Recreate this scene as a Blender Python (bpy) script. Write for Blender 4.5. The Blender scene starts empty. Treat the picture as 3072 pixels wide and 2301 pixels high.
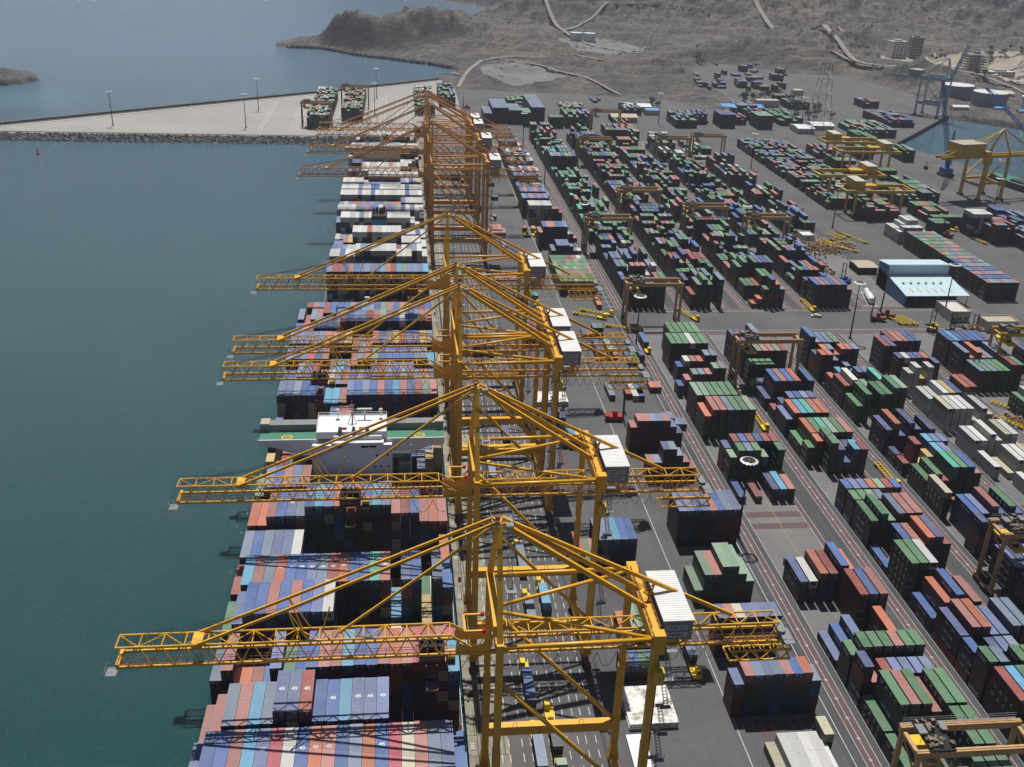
import bpy, math, random
import numpy as np
from mathutils import Vector, Matrix
R = math.radians
sc = bpy.context.scene
col = sc.collection
random.seed(7)
RNG = np.random.RandomState(11)

# ---------------------------------------------------------------- camera
YAW, PITCH, ROLL, FPX, CH = 1.17249881e-01, 4.30584064e-01, -3.65199044e-02, 3055.22, 179.51
W_, H_ = 3072., 2301.
_F = Vector((math.sin(YAW)*math.cos(PITCH), math.cos(YAW)*math.cos(PITCH), -math.sin(PITCH)))
_r0 = Vector((math.cos(YAW), -math.sin(YAW), 0)); _d0 = _F.cross(_r0)
_r = math.cos(ROLL)*_r0 + math.sin(ROLL)*_d0
_d = -math.sin(ROLL)*_r0 + math.cos(ROLL)*_d0
cd = bpy.data.cameras.new('camera'); cam = bpy.data.objects.new('camera', cd); col.objects.link(cam)
M = Matrix((( _r.x, -_d.x, -_F.x), (_r.y, -_d.y, -_F.y), (_r.z, -_d.z, -_F.z))).to_4x4()
M.translation = Vector((0, 0, CH)); cam.matrix_world = M
cd.sensor_width = 36; cd.lens = 36*FPX/W_; cd.clip_start = 1; cd.clip_end = 30000
sc.camera = cam
def G(px, py, z=0.0):
    """photo pixel (3072 wide) -> point on the plane z"""
    d = _r*(px-W_/2) + _d*(py-H_/2) + _F*FPX
    t = (z-CH)/d.z
    return Vector((d.x*t, d.y*t, z))
def D(x, y, z=0.0): return G(x*3072/2212, y*3072/2212, z)
def P(p):
    v = Vector((p[0], p[1], p[2]-CH)); c = v.dot(_F)
    return (v.dot(_r)/c*FPX+W_/2, v.dot(_d)/c*FPX+H_/2, c)

# ---------------------------------------------------------------- light
SUN_EL = math.atan2(1, .42); SUN_AZ = R(0)
w = bpy.data.worlds.new('World'); sc.world = w; w.use_nodes = True
nt = w.node_tree; bg = nt.nodes['Background']
sky = nt.nodes.new('ShaderNodeTexSky'); sky.sky_type = 'NISHITA'; sky.sun_disc = False
sky.sun_elevation = SUN_EL; sky.sun_rotation = 0.0; sky.air_density = .7; sky.dust_density = .8; sky.ozone_density = 1.5
nt.links.new(sky.outputs[0], bg.inputs[0]); bg.inputs[1].default_value = 0.05
sl = bpy.data.lights.new('sun', 'SUN'); sl.energy = 4.9; sl.angle = R(.5); sl.color = (1, .965, .9)
so = bpy.data.objects.new('sun', sl); col.objects.link(so)
so.rotation_euler = Vector((0, -.42, -1)).to_track_quat('-Z', 'Y').to_euler()
so.location = (0, 0, 400)
sc.view_settings.view_transform = 'Standard'; sc.view_settings.look = 'None'
sc.view_settings.exposure = 0.0; sc.view_settings.gamma = 1.0
sc.cycles.max_bounces = 5; sc.cycles.diffuse_bounces = 3; sc.cycles.glossy_bounces = 2
sc.cycles.transmission_bounces = 2; sc.cycles.transparent_max_bounces = 4; sc.cycles.volume_bounces = 0

# ---------------------------------------------------------------- helpers
def lin(c, k=1.0):
    out = []
    for v in c[:3]:
        v /= 255.0
        out.append((v/12.92 if v <= .04045 else ((v+.055)/1.055)**2.4)*k)
    return tuple(out)
class NT:
    """small node builder"""
    def __init__(s, name):
        s.m = bpy.data.materials.new(name); s.m.use_nodes = True; s.t = s.m.node_tree
        s.b = s.t.nodes['Principled BSDF']
    def n(s, typ, **kw):
        nd = s.t.nodes.new(typ)
        for k, v in kw.items():
            if k.startswith('i_'):
                key = k[2:]
                key = int(key) if key.isdigit() else key.replace('_', ' ')
                nd.inputs[key].default_value = v
            else: setattr(nd, k, v)
        return nd
    def l(s, a, b): s.t.links.new(a, b)
    def coord(s, kind='Object', scale=(1, 1, 1), loc=(0, 0, 0), rand=False):
        tc = s.n('ShaderNodeTexCoord'); mp = s.n('ShaderNodeMapping')
        mp.inputs['Scale'].default_value = scale; mp.inputs['Location'].default_value = loc
        s.l(tc.outputs[kind], mp.inputs[0])
        if rand:
            oi = s.n('ShaderNodeObjectInfo'); ad = s.n('ShaderNodeVectorMath', operation='ADD')
            mu = s.n('ShaderNodeVectorMath', operation='SCALE'); mu.inputs[3].default_value = 300
            cx = s.n('ShaderNodeCombineXYZ'); s.l(oi.outputs['Random'], cx.inputs[0]); s.l(oi.outputs['Random'], cx.inputs[1])
            s.l(cx.outputs[0], mu.inputs[0]); s.l(mp.outputs[0], ad.inputs[0]); s.l(mu.outputs[0], ad.inputs[1]); return ad.outputs[0]
        return mp.outputs[0]
    def noise(s, vec, scale, detail=4, rough=.55):
        nd = s.n('ShaderNodeTexNoise', i_Scale=scale, i_Detail=detail, i_Roughness=rough); s.l(vec, nd.inputs['Vector']); return nd.outputs['Fac']
    def ramp(s, fac, stops):
        cr = s.n('ShaderNodeValToRGB'); e = cr.color_ramp.elements
        while len(e) < len(stops): e.new(.5)
        for q, (p, c) in zip(e, stops):
            q.position = p; q.color = (c, c, c, 1) if not hasattr(c, '__len__') else (*c[:3], 1)
        s.l(fac, cr.inputs[0]); return cr.outputs[0]
    def mix(s, f, a, b, mode='MIX'):
        mx = s.n('ShaderNodeMix', data_type='RGBA', blend_type=mode)
        for sock, v in ((mx.inputs[0], f), (mx.inputs[6], a), (mx.inputs[7], b)):
            if hasattr(v, 'links') or hasattr(v, 'is_linked'): s.l(v, sock)
            elif hasattr(v, '__len__'): sock.default_value = (*v[:3], 1)
            else: sock.default_value = v
        return mx.outputs[2]
    def bump(s, h, dist, strength=1.0):
        b = s.n('ShaderNodeBump', i_Strength=strength, i_Distance=dist); s.l(h, b.inputs['Height']); s.l(b.outputs[0], s.b.inputs['Normal']); return b
    def base(s, v):
        if hasattr(v, '__len__'): s.b.inputs['Base Color'].default_value = (*v[:3], 1)
        else: s.l(v, s.b.inputs['Base Color'])
    def set(s, rough=.6, metal=0.0, spec=None):
        s.b.inputs['Roughness'].default_value = rough; s.b.inputs['Metallic'].default_value = metal
        if spec is not None: s.b.inputs['Specular IOR Level'].default_value = spec
        return s.m
def paint(name, rgb, rough=.5, dirt=.25, scale=.5, k=.72, metal=0, dirtcol=(60, 45, 35)):
    t = NT(name); c = lin(rgb, k)
    v = t.coord('Object', rand=True)
    f = t.ramp(t.noise(v, scale, 6, .65), [(.42, 0.0), (.75, dirt)])
    a = t.mix(f, c, lin(dirtcol, k))
    f2 = t.ramp(t.noise(t.coord('Object', (1, 1, .18), rand=True), scale*5, 5, .7), [(.54, 0.0), (.72, dirt*1.2)])
    t.base(t.mix(f2, a, lin(tuple(q*.55 for q in dirtcol), k))); return t.set(rough, metal)
def flat(name, rgb, rough=.6, k=.72, metal=0):
    t = NT(name); t.base(lin(rgb, k)); return t.set(rough, metal)
MT = {}
MT['crane'] = paint('crane_yellow_paint', (246, 186, 44), .38, .25, .25, .80, dirtcol=(170, 100, 30))
MT['crane_old'] = paint('crane_orange_paint', (232, 164, 76), .5, .35, .3, .78, dirtcol=(150, 85, 40))
MT['rtg'] = paint('gantry_tan_paint', (216, 172, 118), .5, .35, .4, .75, dirtcol=(110, 70, 45))
MT['yellow'] = paint('machine_yellow_paint', (240, 205, 30), .4, .2, .8, .8)
MT['rmgy'] = paint('gantry_yellow_paint', (222, 178, 40), .5, .3, .3, .75, dirtcol=(140, 95, 40))
MT['dark'] = flat('dark_rubber', (28, 28, 30), .8)
MT['steel'] = paint('galvanised_steel', (150, 152, 155), .45, .2, .6, .7)
MT['red'] = flat('red_paint', (200, 30, 25), .4)
MT['rail'] = flat('oxide_red_rail', (128, 62, 52), .6)
MT['white'] = paint('white_paint', (236, 238, 240), .4, .1, .3, .85)
MT['house'] = paint('machine_house_cladding', (150, 150, 155), .5, .1, .4, .72)
MT['cable'] = flat('black_cable', (25, 25, 28), .6)
MT['glass'] = flat('dark_glass', (25, 32, 40), .1)
MT['signw'] = flat('sign_white', (205, 205, 215), .5)
MT['ink'] = flat('sign_lettering_black', (30, 30, 40), .6)
MT['wink'] = flat('white_lettering', (225, 230, 230), .6, .8)
MT['hull'] = paint('ship_hull_dark', (28, 32, 42), .5, .3, .1)
MT['deck'] = paint('deck_dark', (60, 55, 55), .7, .3, .1)
MT['lash'] = paint('lashing_bridge_steel', (120, 78, 75), .6, .3, .5)
MT['shipwhite'] = paint('ship_superstructure_white', (238, 240, 244), .45, .08, .15, .85, dirtcol=(160, 150, 140))
MT['shipbeige'] = paint('ship_superstructure_beige', (205, 190, 165), .5, .12, .15, .7)
MT['shipgreen'] = paint('ship_green_deck', (62, 140, 112), .5, .15, .2, .7)
MT['funnel'] = flat('funnel_black', (20, 20, 24), .5)
MT['funnelblue'] = flat('funnel_blue_band', (70, 150, 175), .5)
MT['bluecr'] = paint('blue_crane_paint', (40, 105, 190), .45, .2, .3)
MT['greycr'] = paint('grey_blue_crane_paint', (165, 185, 200), .45, .15, .3, .75)
MT['concw'] = paint('pale_wall', (215, 208, 195), .8, .2, .2)
MT['bwall'] = paint('building_wall_white', (225, 220, 212), .8, .15, .1)
MT['bgrey'] = paint('building_wall_grey', (140, 142, 150), .8, .15, .1)
MT['bluewall'] = paint('blue_cladding', (60, 130, 175), .5, .2, .3)
MT['paleroof'] = paint('pale_blue_roof', (205, 232, 238), .5, .12, .3, .8)
MT['blueroof'] = paint('blue_roof', (95, 165, 225), .5, .15, .3, .75)
MT['tankw'] = paint('tank_white', (225, 230, 235), .5, .12, .1, .8)
MT['tankg'] = paint('tank_grey', (130, 135, 150), .5, .12, .1, .75)
MT['rust'] = paint('rusty_steel', (140, 78, 50), .8, .4, 1)
MT['bark'] = flat('bark', (90, 72, 55), .9)
MT['lamp'] = flat('lamp_glass_white', (240, 240, 240), .3, .9)
t = NT('corrugated_white_roof'); vv = t.coord('Object'); wv = t.n('ShaderNodeTexWave', wave_type='BANDS', bands_direction='Y', i_Scale=.45, i_Distortion=0.0)
t.l(vv, wv.inputs[0]); t.base(t.mix(t.ramp(t.noise(vv, .3), [(.3, 0), (.8, .3)]), lin((238, 238, 236), .88), lin((190, 190, 185), .8))); t.bump(wv.outputs['Fac'], .25, .8); MT['housetop'] = t.set(.5)
for nm, c in (('leaf', (70, 82, 52)), ('leaf2', (95, 90, 62))): MT[nm] = paint('foliage_'+nm, c, .8, .4, 3, .55, dirtcol=(40, 50, 25))

class MB:
    def __init__(s): s.v = []; s.f = []; s.mi = []
    def add(s, vs, fs, mi=0):
        o = len(s.v); s.v += [tuple(q) for q in vs]; s.f += [tuple(i+o for i in f) for f in fs]; s.mi += [mi]*len(fs); return s
    def box(s, x0, y0, z0, x1, y1, z1, mi=0):
        if x0 > x1: x0, x1 = x1, x0
        if y0 > y1: y0, y1 = y1, y0
        if z0 > z1: z0, z1 = z1, z0
        return s.add([(x0,y0,z0),(x1,y0,z0),(x1,y1,z0),(x0,y1,z0),(x0,y0,z1),(x1,y0,z1),(x1,y1,z1),(x0,y1,z1)],
              [(0,3,2,1),(4,5,6,7),(0,1,5,4),(1,2,6,5),(2,3,7,6),(3,0,4,7)], mi)
    def bar(s, a, b, w, h=None, mi=0, w2=None, h2=None):
        a = Vector(a); b = Vector(b); h = w if h is None else h; w2 = w if w2 is None else w2; h2 = h if h2 is None else h2
        d = (b-a)
        if d.length < 1e-6: return s
        d.normalize()
        up = Vector((0, 0, 1)) if abs(d.z) < .95 else Vector((0, 1, 0))
        u = d.cross(up).normalized(); v = u.cross(d).normalized()
        vs = []
        for p, ww, hh in ((a, w, h), (b, w2, h2)):
            for su, sv in ((-1,-1),(1,-1),(1,1),(-1,1)): vs.append(p+u*su*ww/2+v*sv*hh/2)
        return s.add(vs, [(3,2,1,0),(4,5,6,7),(0,1,5,4),(1,2,6,5),(2,3,7,6),(3,0,4,7)], mi)
    def tube(s, pts, r, n=8, mi=0, cap=True):
        pts = [Vector(p) for p in pts]; rings = []
        rr = r if hasattr(r, '__len__') else [r]*len(pts)
        for i, p in enumerate(pts):
            d = (pts[min(i+1, len(pts)-1)]-pts[max(i-1, 0)]).normalized()
            up = Vector((0, 0, 1)) if abs(d.z) < .95 else Vector((0, 1, 0))
            u = d.cross(up).normalized(); v = u.cross(d).normalized()
            rings.append([p+(u*math.cos(2*math.pi*k/n)+v*math.sin(2*math.pi*k/n))*rr[i] for k in range(n)])
        vs = [q for rg in rings for q in rg]; fs = []
        for i in range(len(pts)-1):
            for k in range(n):
                fs.append((i*n+k, i*n+(k+1) % n, (i+1)*n+(k+1) % n, (i+1)*n+k))
        if cap: fs += [tuple(range(n))[::-1], tuple((len(pts)-1)*n+k for k in range(n))]
        return s.add(vs, fs, mi)
    def lathe(s, prof, c=(0, 0, 0), n=24, mi=0):
        vs = []; fs = []
        for (r, z) in prof:
            for k in range(n): vs.append((c[0]+r*math.cos(2*math.pi*k/n), c[1]+r*math.sin(2*math.pi*k/n), c[2]+z))
        for i in range(len(prof)-1):
            for k in range(n): fs.append((i*n+k, i*n+(k+1) % n, (i+1)*n+(k+1) % n, (i+1)*n+k))
        return s.add(vs, fs, mi)
    def prism(s, poly, z0, z1, mi=0, mtop=None):
        n = len(poly); vs = [(x, y, z0) for x, y in poly]+[(x, y, z1) for x, y in poly]
        s.add(vs, [(i, (i+1) % n, n+(i+1) % n, n+i) for i in range(n)], mi)
        return s.add([(x, y, z1) for x, y in poly]+[(x, y, z0) for x, y in poly], [tuple(range(n)), tuple(range(2*n-1, n-1, -1))], mi if mtop is None else mtop)
    def mesh(s, name, mats, smooth=False):
        me = bpy.data.meshes.new(name); me.from_pydata(s.v, [], s.f)
        for m in (mats if isinstance(mats, (list, tuple)) else [mats]): me.materials.append(m)
        if any(s.mi): me.polygons.foreach_set('material_index', s.mi)
        if smooth: me.polygons.foreach_set('use_smooth', [True]*len(s.f))
        me.update(); return me
    def build(s, name, mats, parent=None, loc=None, smooth=False):
        o = bpy.data.objects.new(name, s.mesh(name, mats, smooth)); col.objects.link(o)
        if parent: o.parent = parent
        if loc: o.location = loc
        return o
def tag(o, label=None, cat=None, group=None, kind=None):
    if label: o['label'] = label
    if cat: o['category'] = cat
    if group: o['group'] = group
    if kind: o['kind'] = kind
    return o
def empty(name, loc=(0, 0, 0), rz=0.0, label=None, cat=None, group=None):
    o = bpy.data.objects.new(name, None); col.objects.link(o); o.location = loc; o.rotation_euler = (0, 0, rz)
    o.empty_display_size = .5
    return tag(o, label, cat, group)
KIDS = {}
def copy_tree(o, parent=None):
    c = o.copy(); col.objects.link(c)
    if parent: c.parent = parent
    for ch in [q for q in o.children]: copy_tree(ch, c)
    return c
def place(proto, used, loc, rz, label, cat=None, group=None, scale=None):
    o = proto if not used else copy_tree(proto)
    o.location = loc; o.rotation_euler = (0, 0, rz); tag(o, label, cat, group)
    if scale: o.scale = scale
    return o
_txt = {}
def text_mesh(s, mat, name='lettering', align='CENTER', spacing=1.0, bold=0.0):
    key = (s, mat.name, align, spacing, bold)
    if key in _txt: return _txt[key]
    cu = bpy.data.curves.new('txt', 'FONT'); cu.body = s; cu.size = 1; cu.align_x = align; cu.align_y = 'CENTER'; cu.resolution_u = 2
    cu.space_character = spacing; cu.offset = bold; cu.space_line = 1.0
    ob = bpy.data.objects.new('txt', cu); col.objects.link(ob)
    bpy.context.view_layer.update()
    dg = bpy.context.evaluated_depsgraph_get(); me = bpy.data.meshes.new_from_object(ob.evaluated_get(dg))
    me.name = name; me.materials.clear(); me.materials.append(mat)
    bpy.data.objects.remove(ob); bpy.data.curves.remove(cu); _txt[key] = me; return me
def put_text(s, mat, parent, loc, rot, size, name='lettering', **kw):
    o = bpy.data.objects.new(name, text_mesh(s, mat, name, **kw)); col.objects.link(o); o.parent = parent
    o.location = loc; o.rotation_euler = rot; o.scale = (size, size, size) if not hasattr(size, '__len__') else size
    return o
HAZE_D = .00008
# ================================================================ SETTING
def smooth(a, b, x):
    t_ = np.clip((x-a)/(b-a), 0, 1); return t_*t_*(3-2*t_)
_perm = RNG.rand(256, 256)
def vnoise(x, y):
    xi = np.floor(x).astype(int); yi = np.floor(y).astype(int); fx = x-xi; fy = y-yi
    fx = fx*fx*(3-2*fx); fy = fy*fy*(3-2*fy)
    g = lambda a, b: _perm[a % 256, b % 256]
    return (g(xi, yi)*(1-fx)+g(xi+1, yi)*fx)*(1-fy)+(g(xi, yi+1)*(1-fx)+g(xi+1, yi+1)*fx)*fy
def fbm(x, y, oct=5, ridge=False):
    s = 0; a = 1; tot = 0
    for o in range(oct):
        n = vnoise(x*2**o+17.3*o, y*2**o+9.1*o)
        if ridge: n = 1-abs(2*n-1)
        s = s+a*n; tot += a; a *= .5
    return s/tot
def inside(px, py, poly):
    r = np.zeros(np.shape(px), bool); n = len(poly)
    for i in range(n):
        x1, y1 = poly[i]; x2, y2 = poly[(i+1) % n]
        if y1 == y2: continue
        c = ((y1 > py) != (y2 > py)) & (px < (x2-x1)*(py-y1)/(y2-y1)+x1); r ^= c
    return r
def dist(px, py, pts, closed=True):
    best = np.full(np.shape(px), 1e9); n = len(pts)
    for i in range(n if closed else n-1):
        x1, y1 = pts[i]; x2, y2 = pts[(i+1) % n]; dx, dy = x2-x1, y2-y1
        t_ = np.clip(((px-x1)*dx+(py-y1)*dy)/(dx*dx+dy*dy+1e-9), 0, 1)
        best = np.minimum(best, np.hypot(px-x1-t_*dx, py-y1-t_*dy))
    return best
d2 = lambda x, y, z=0: (D(x, y, z).x, D(x, y, z).y)

# --- yard slab -----------------------------------------------------------
QX = 14.6
OUTER = [(-400, 901), (-346, 941), (-63, 1161), (44, 1252)]
BAS = [(470, 1), (588, 1063)]
NORTH = [d2(*p) for p in ((985, 192), (1230, 202), (1440, 215), (1560, 240), (1600, 235), (1490, 150), (1560, 138), (1700, 158), (1830, 165), (1975, 205))]
YARD = [(QX, -150), (QX, 899), (-340, 901)] + OUTER[:] + NORTH + [(588, 1063), (455, 905), (492, 755), (540, 580), (600, 380), (640, -150)]
t = NT('yard_asphalt'); v = t.coord('Object')
a = t.mix(t.ramp(t.noise(v, .03, 6, .6), [(.35, 0), (.65, 1)]), lin((94, 93, 97), .62), lin((112, 110, 111), .64))
a = t.mix(t.ramp(t.noise(v, .35, 8, .7), [(.5, 0), (.8, .45)]), a, lin((70, 70, 74), .6))
v2 = t.coord('Object', (.02, .9, 1)); v3 = t.coord('Object', (.9, .015, 1))
a = t.mix(t.ramp(t.noise(v3, 1, 5, .6), [(.52, 0), (.72, .35)]), a, lin((60, 60, 64), .6))
t.base(a); t.bump(t.noise(v, 2.5, 6), .03, .4); ASPH = t.set(.85)
t = NT('truck_lane_asphalt'); v = t.coord('Object'); v3 = t.coord('Object', (1.3, .02, 1))
a = t.mix(t.ramp(t.noise(v, .05, 6), [(.3, 0), (.7, 1)]), lin((80, 81, 85), .6), lin((97, 98, 102), .6))
a = t.mix(t.ramp(t.noise(v3, 1, 5, .6), [(.48, 0), (.7, .5)]), a, lin((48, 48, 52), .6)); t.base(a); LANE = t.set(.85)
t = NT('quay_concrete'); v = t.coord('Object'); br = t.n('ShaderNodeTexBrick', i_Scale=.12)
br.inputs['Mortar Size'].default_value = .012; br.inputs['Color1'].default_value = (*lin((176, 170, 152), .66), 1); br.inputs['Color2'].default_value = (*lin((158, 153, 138), .66), 1); br.inputs['Mortar'].default_value = (*lin((80, 78, 74), .6), 1)
br.inputs['Brick Width'].default_value = .55; br.inputs['Row Height'].default_value = .8
t.l(v, br.inputs['Vector']); a = t.mix(t.ramp(t.noise(v, .25, 8, .7), [(.42, 0), (.7, .55)]), br.outputs[0], lin((98, 94, 86), .6)); t.base(a); CONC = t.set(.85)
t = NT('reclaimed_concrete'); v = t.coord('Object'); v3 = t.coord('Object', (.012, .2, 1))
a = t.mix(t.ramp(t.noise(v, .012, 7, .6), [(.35, 0), (.65, 1)]), lin((168, 166, 163), .66), lin((186, 183, 178), .66))
a = t.mix(t.ramp(t.noise(v3, 1, 4), [(.5, 0), (.75, .4)]), a, lin((140, 138, 136), .65)); t.base(a); RECL = t.set(.85)
t = NT('block_paving_grey'); v = t.coord('Object')
a = t.mix(t.ramp(t.noise(v, .06, 7, .65), [(.35, 0), (.65, 1)]), lin((122, 121, 122), .64), lin((142, 140, 139), .64))
a = t.mix(t.ramp(t.noise(v, .5, 8, .75), [(.52, 0), (.75, .6)]), a, lin((82, 80, 82), .6)); t.base(a); PAVE = t.set(.85)
t = NT('block_paving_red'); v = t.coord('Object')
a = t.mix(t.ramp(t.noise(v, .2, 7, .65), [(.3, 0), (.7, 1)]), lin((120, 94, 95), .62), lin((104, 86, 89), .62))
a = t.mix(t.ramp(t.noise(v, 1.5, 6, .7), [(.55, 0), (.8, .5)]), a, lin((84, 76, 80), .6)); t.base(a); REDP = t.set(.85)
t = NT('road_marking_white'); v = t.coord('Object')
t.base(t.mix(t.ramp(t.noise(v, .6, 6, .7), [(.45, 0), (.75, .6)]), lin((215, 215, 212), .75), lin((120, 120, 120), .6))); MARK = t.set(.7)
t = NT('road_marking_yellow'); t.base(lin((190, 165, 70), .6)); MARKY = t.set(.8)

def fill_poly(name, poly, z0, z1, mat):
    """triangulated slab from a concave outline"""
    import bmesh
    bm = bmesh.new(); vs = [bm.verts.new((x, y, z1)) for x, y in poly]
    f = bm.faces.new(vs); bmesh.ops.triangulate(bm, faces=[f])
    lo = [bm.verts.new((x, y, z0)) for x, y in poly]; n = len(poly)
    for i in range(n): bm.faces.new((vs[i], lo[i], lo[(i+1) % n], vs[(i+1) % n]))
    bmesh.ops.recalc_face_normals(bm, faces=bm.faces)
    me = bpy.data.meshes.new(name); bm.to_mesh(me); bm.free(); me.materials.append(mat)
    o = bpy.data.objects.new(name, me); col.objects.link(o); return tag(o, kind='structure')
fill_poly('ground', YARD, -9, 0.0, ASPH)
def sheet(name, rects, z, mat):
    m = MB()
    for (x0, y0, x1, y1) in rects: m.add([(x0, y0, z), (x1, y0, z), (x1, y1, z), (x0, y1, z)], [(0, 1, 2, 3)])
    return tag(m.build(name, mat), kind='structure')
RC = [(QX-.0, 899), (-340, 901)] + OUTER + [(62, 1180), (60, 930), (QX, 930)]
m = MB(); m.add([(x, y, .004) for x, y in RC], [tuple(range(len(RC)))[::-1]])
tag(m.build('reclaimed_pavement', RECL), kind='structure')
sheet('quay_pavement', [(QX+.05, -150, 24.0, 915)], .004, CONC)
SP = 32.65; X0 = 113.2
lanes = []; paves = []; reds = []; lines = []; yel = []
segs = [(120, 444), (475, 900)]
for s in range(0, 6):
    x = X0+SP*s
    for (a, b) in segs:
        if s == 5 and b > 444: continue
        paves.append((x, a, x+19.3, b)); reds += [(x-5.4, a, x-2, b), (x+19.3, a, x+21.1, b)]
        lanes += [(x-2, a, x, b), (x+21.1, a, x+SP-5.4, b)]
        for q in (0, -2, -3.8, -5.4, 19.3, 21.1): lines.append((x+q-.07, a, x+q+.07, b))
        y = 284.0-6.975*24
        while y < b:
            if a < y < b: lines.append((x-3.8-.35, y-.35, x-3.8+.35, y+.35))
            y += 6.975
lanes.append((X0-9.5, 120, X0-5.4, 900))
sheet('block_pavement', paves, .004, PAVE); sheet('truck_lanes', lanes, .004, LANE); sheet('runway_paving', reds, .004, REDP)
cross = []
for s in range(0, 6):
    for (a, b) in ((272.2, 275.6), (279.2, 282.6)): cross.append((X0+SP*s, a, X0+SP*s+19.3, b))
cross += [(104, 474.5, 300, 477.5), (104, 441, 300, 443.6), (86, 150, 90.5, 215), (56, 300, 60, 440)]
sheet('cross_paving', cross, .008, REDP)
for x in (80.45, 105.2): lines.append((x-.1, 100, x+.1, 900))
lines.append((112, 446.3, 300, 446.6)); lines.append((112, 472.6, 300, 472.9))
for x in (22.1, 24.0, 27.2, 29.3, 31.9, 33.7, 36.3, 38.2, 40.7, 42.7, 45.1):
    y = 130
    while y < 880: lines.append((x-.1, y, x+.1, y+2.6)); y += 4.75
for s in range(0, 5):
    for (a, b) in ((246, 287), (310, 330)): yel.append((X0+SP*s+9.9, a, X0+SP*s+10.1, b))
for y in range(480, 900, 7): lines.append((X0-9.6, y, X0-5.6, y+.3)); 
# lines of the reclaimed area
for x in (-125, -122, -98, -95, -92, -88, -60, -58, -55, -26, -24, -21, -18, -14, -2, 2, 6, 10): lines.append((x-.22, 925, x+.22, 1085 if x < -70 else 1120))
sheet('road_markings', lines, .012, MARK); sheet('lane_centre_markings', yel, .012, MARKY)
# crane rails with their dark slots and quay edge beam
m = MB()
for x in (16.6, 17.4, 46.6, 47.2):
    m.box(x-.09, -150, -.2, x+.09, 890, .05)
tag(m.build('crane_rails', MT['dark']), kind='structure')
m = MB(); m.box(QX-.35, -150, -2.5, QX+.35, 899, .28); tag(m.build('quay_edge_beam', CONC), kind='structure')
sheet('drain_strip', [(18.3, -150, 19.0, 890)], .008, MT['dark'])

# --- sea -----------------------------------------------------------------
t = NT('sea_water'); v = t.coord('Object')
# shallow sand bank colours close to the breakwater and the islet
pos = t.n('ShaderNodeTexCoord'); sx = t.n('ShaderNodeSeparateXYZ'); t.l(pos.outputs['Object'], sx.inputs[0])
def blob(cx, cy, rx, ry):
    mp = t.n('ShaderNodeMapping'); mp.inputs['Location'].default_value = (-cx/rx, -cy/ry, 0); mp.inputs['Scale'].default_value = (1/rx, 1/ry, 0)
    t.l(pos.outputs['Object'], mp.inputs[0]); ln = t.n('ShaderNodeVectorMath', operation='LENGTH'); t.l(mp.outputs[0], ln.inputs[0]); return ln.outputs['Value']
sea_tone = t.mix(t.ramp(t.noise(v, .004, 5), [(.3, 0), (.75, 1)]), (.0038, .050, .054), (.0042, .055, .060))
f1 = t.n('ShaderNodeMath', operation='ADD'); t.l(blob(-430, 1090, 190, 75), f1.inputs[0]); nz = t.n('ShaderNodeMath', operation='MULTIPLY_ADD'); nz.inputs[1].default_value = 1.6; nz.inputs[2].default_value = -.8
t.l(t.noise(v, .012, 6, .65), nz.inputs[0]); t.l(nz.outputs[0], f1.inputs[1])
sea_tone = t.mix(t.ramp(f1.outputs[0], [(.35, .85), (1.0, 0)]), sea_tone, (.05, .23, .22))
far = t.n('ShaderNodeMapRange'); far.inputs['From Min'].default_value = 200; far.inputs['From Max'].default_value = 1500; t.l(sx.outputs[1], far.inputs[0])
sea_tone = t.mix(far.outputs[0], sea_tone, (.105, .185, .265))  # paler blue with distance: haze and sky reflection painted into the base colour
t.base(sea_tone)
t.b.inputs['IOR'].default_value = 1.333
sw = t.n('ShaderNodeTexNoise', i_Scale=.0035, i_Detail=5.0, i_Roughness=.6); vs = t.coord('Object', (1, 3.2, 1)); t.l(vs, sw.inputs['Vector'])
# wind streaks change the roughness
rr = t.ramp(sw.outputs['Fac'], [(.42, .10), (.56, .12), (.66, .09)]); t.l(rr, t.b.inputs['Roughness'])
n1 = t.noise(t.coord('Object', (1, 1.6, 1), rand=False), .9, 4, .7); n2 = t.noise(t.coord('Object', (1, 1.4, 1)), .12, 3, .5)
n3 = t.noise(v, .02, 3, .5)
b2 = t.n('ShaderNodeBump', i_Strength=1.0, i_Distance=.8); t.l(n2, b2.inputs['Height'])
amp = t.n('ShaderNodeMath', operation='MULTIPLY'); t.l(n1, amp.inputs[0]); t.l(t.ramp(n3, [(.3, .9), (.7, 1.0)]), amp.inputs[1])
b1 = t.n('ShaderNodeBump', i_Strength=1.0, i_Distance=.7); t.l(amp.outputs[0], b1.inputs['Height']); t.l(b2.outputs[0], b1.inputs['Normal']); t.l(b1.outputs[0], t.b.inputs['Normal'])
SEA = t.m
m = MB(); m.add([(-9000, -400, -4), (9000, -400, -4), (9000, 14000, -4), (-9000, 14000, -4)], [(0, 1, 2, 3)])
tag(m.build('sea_water', SEA), kind='structure')

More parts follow.
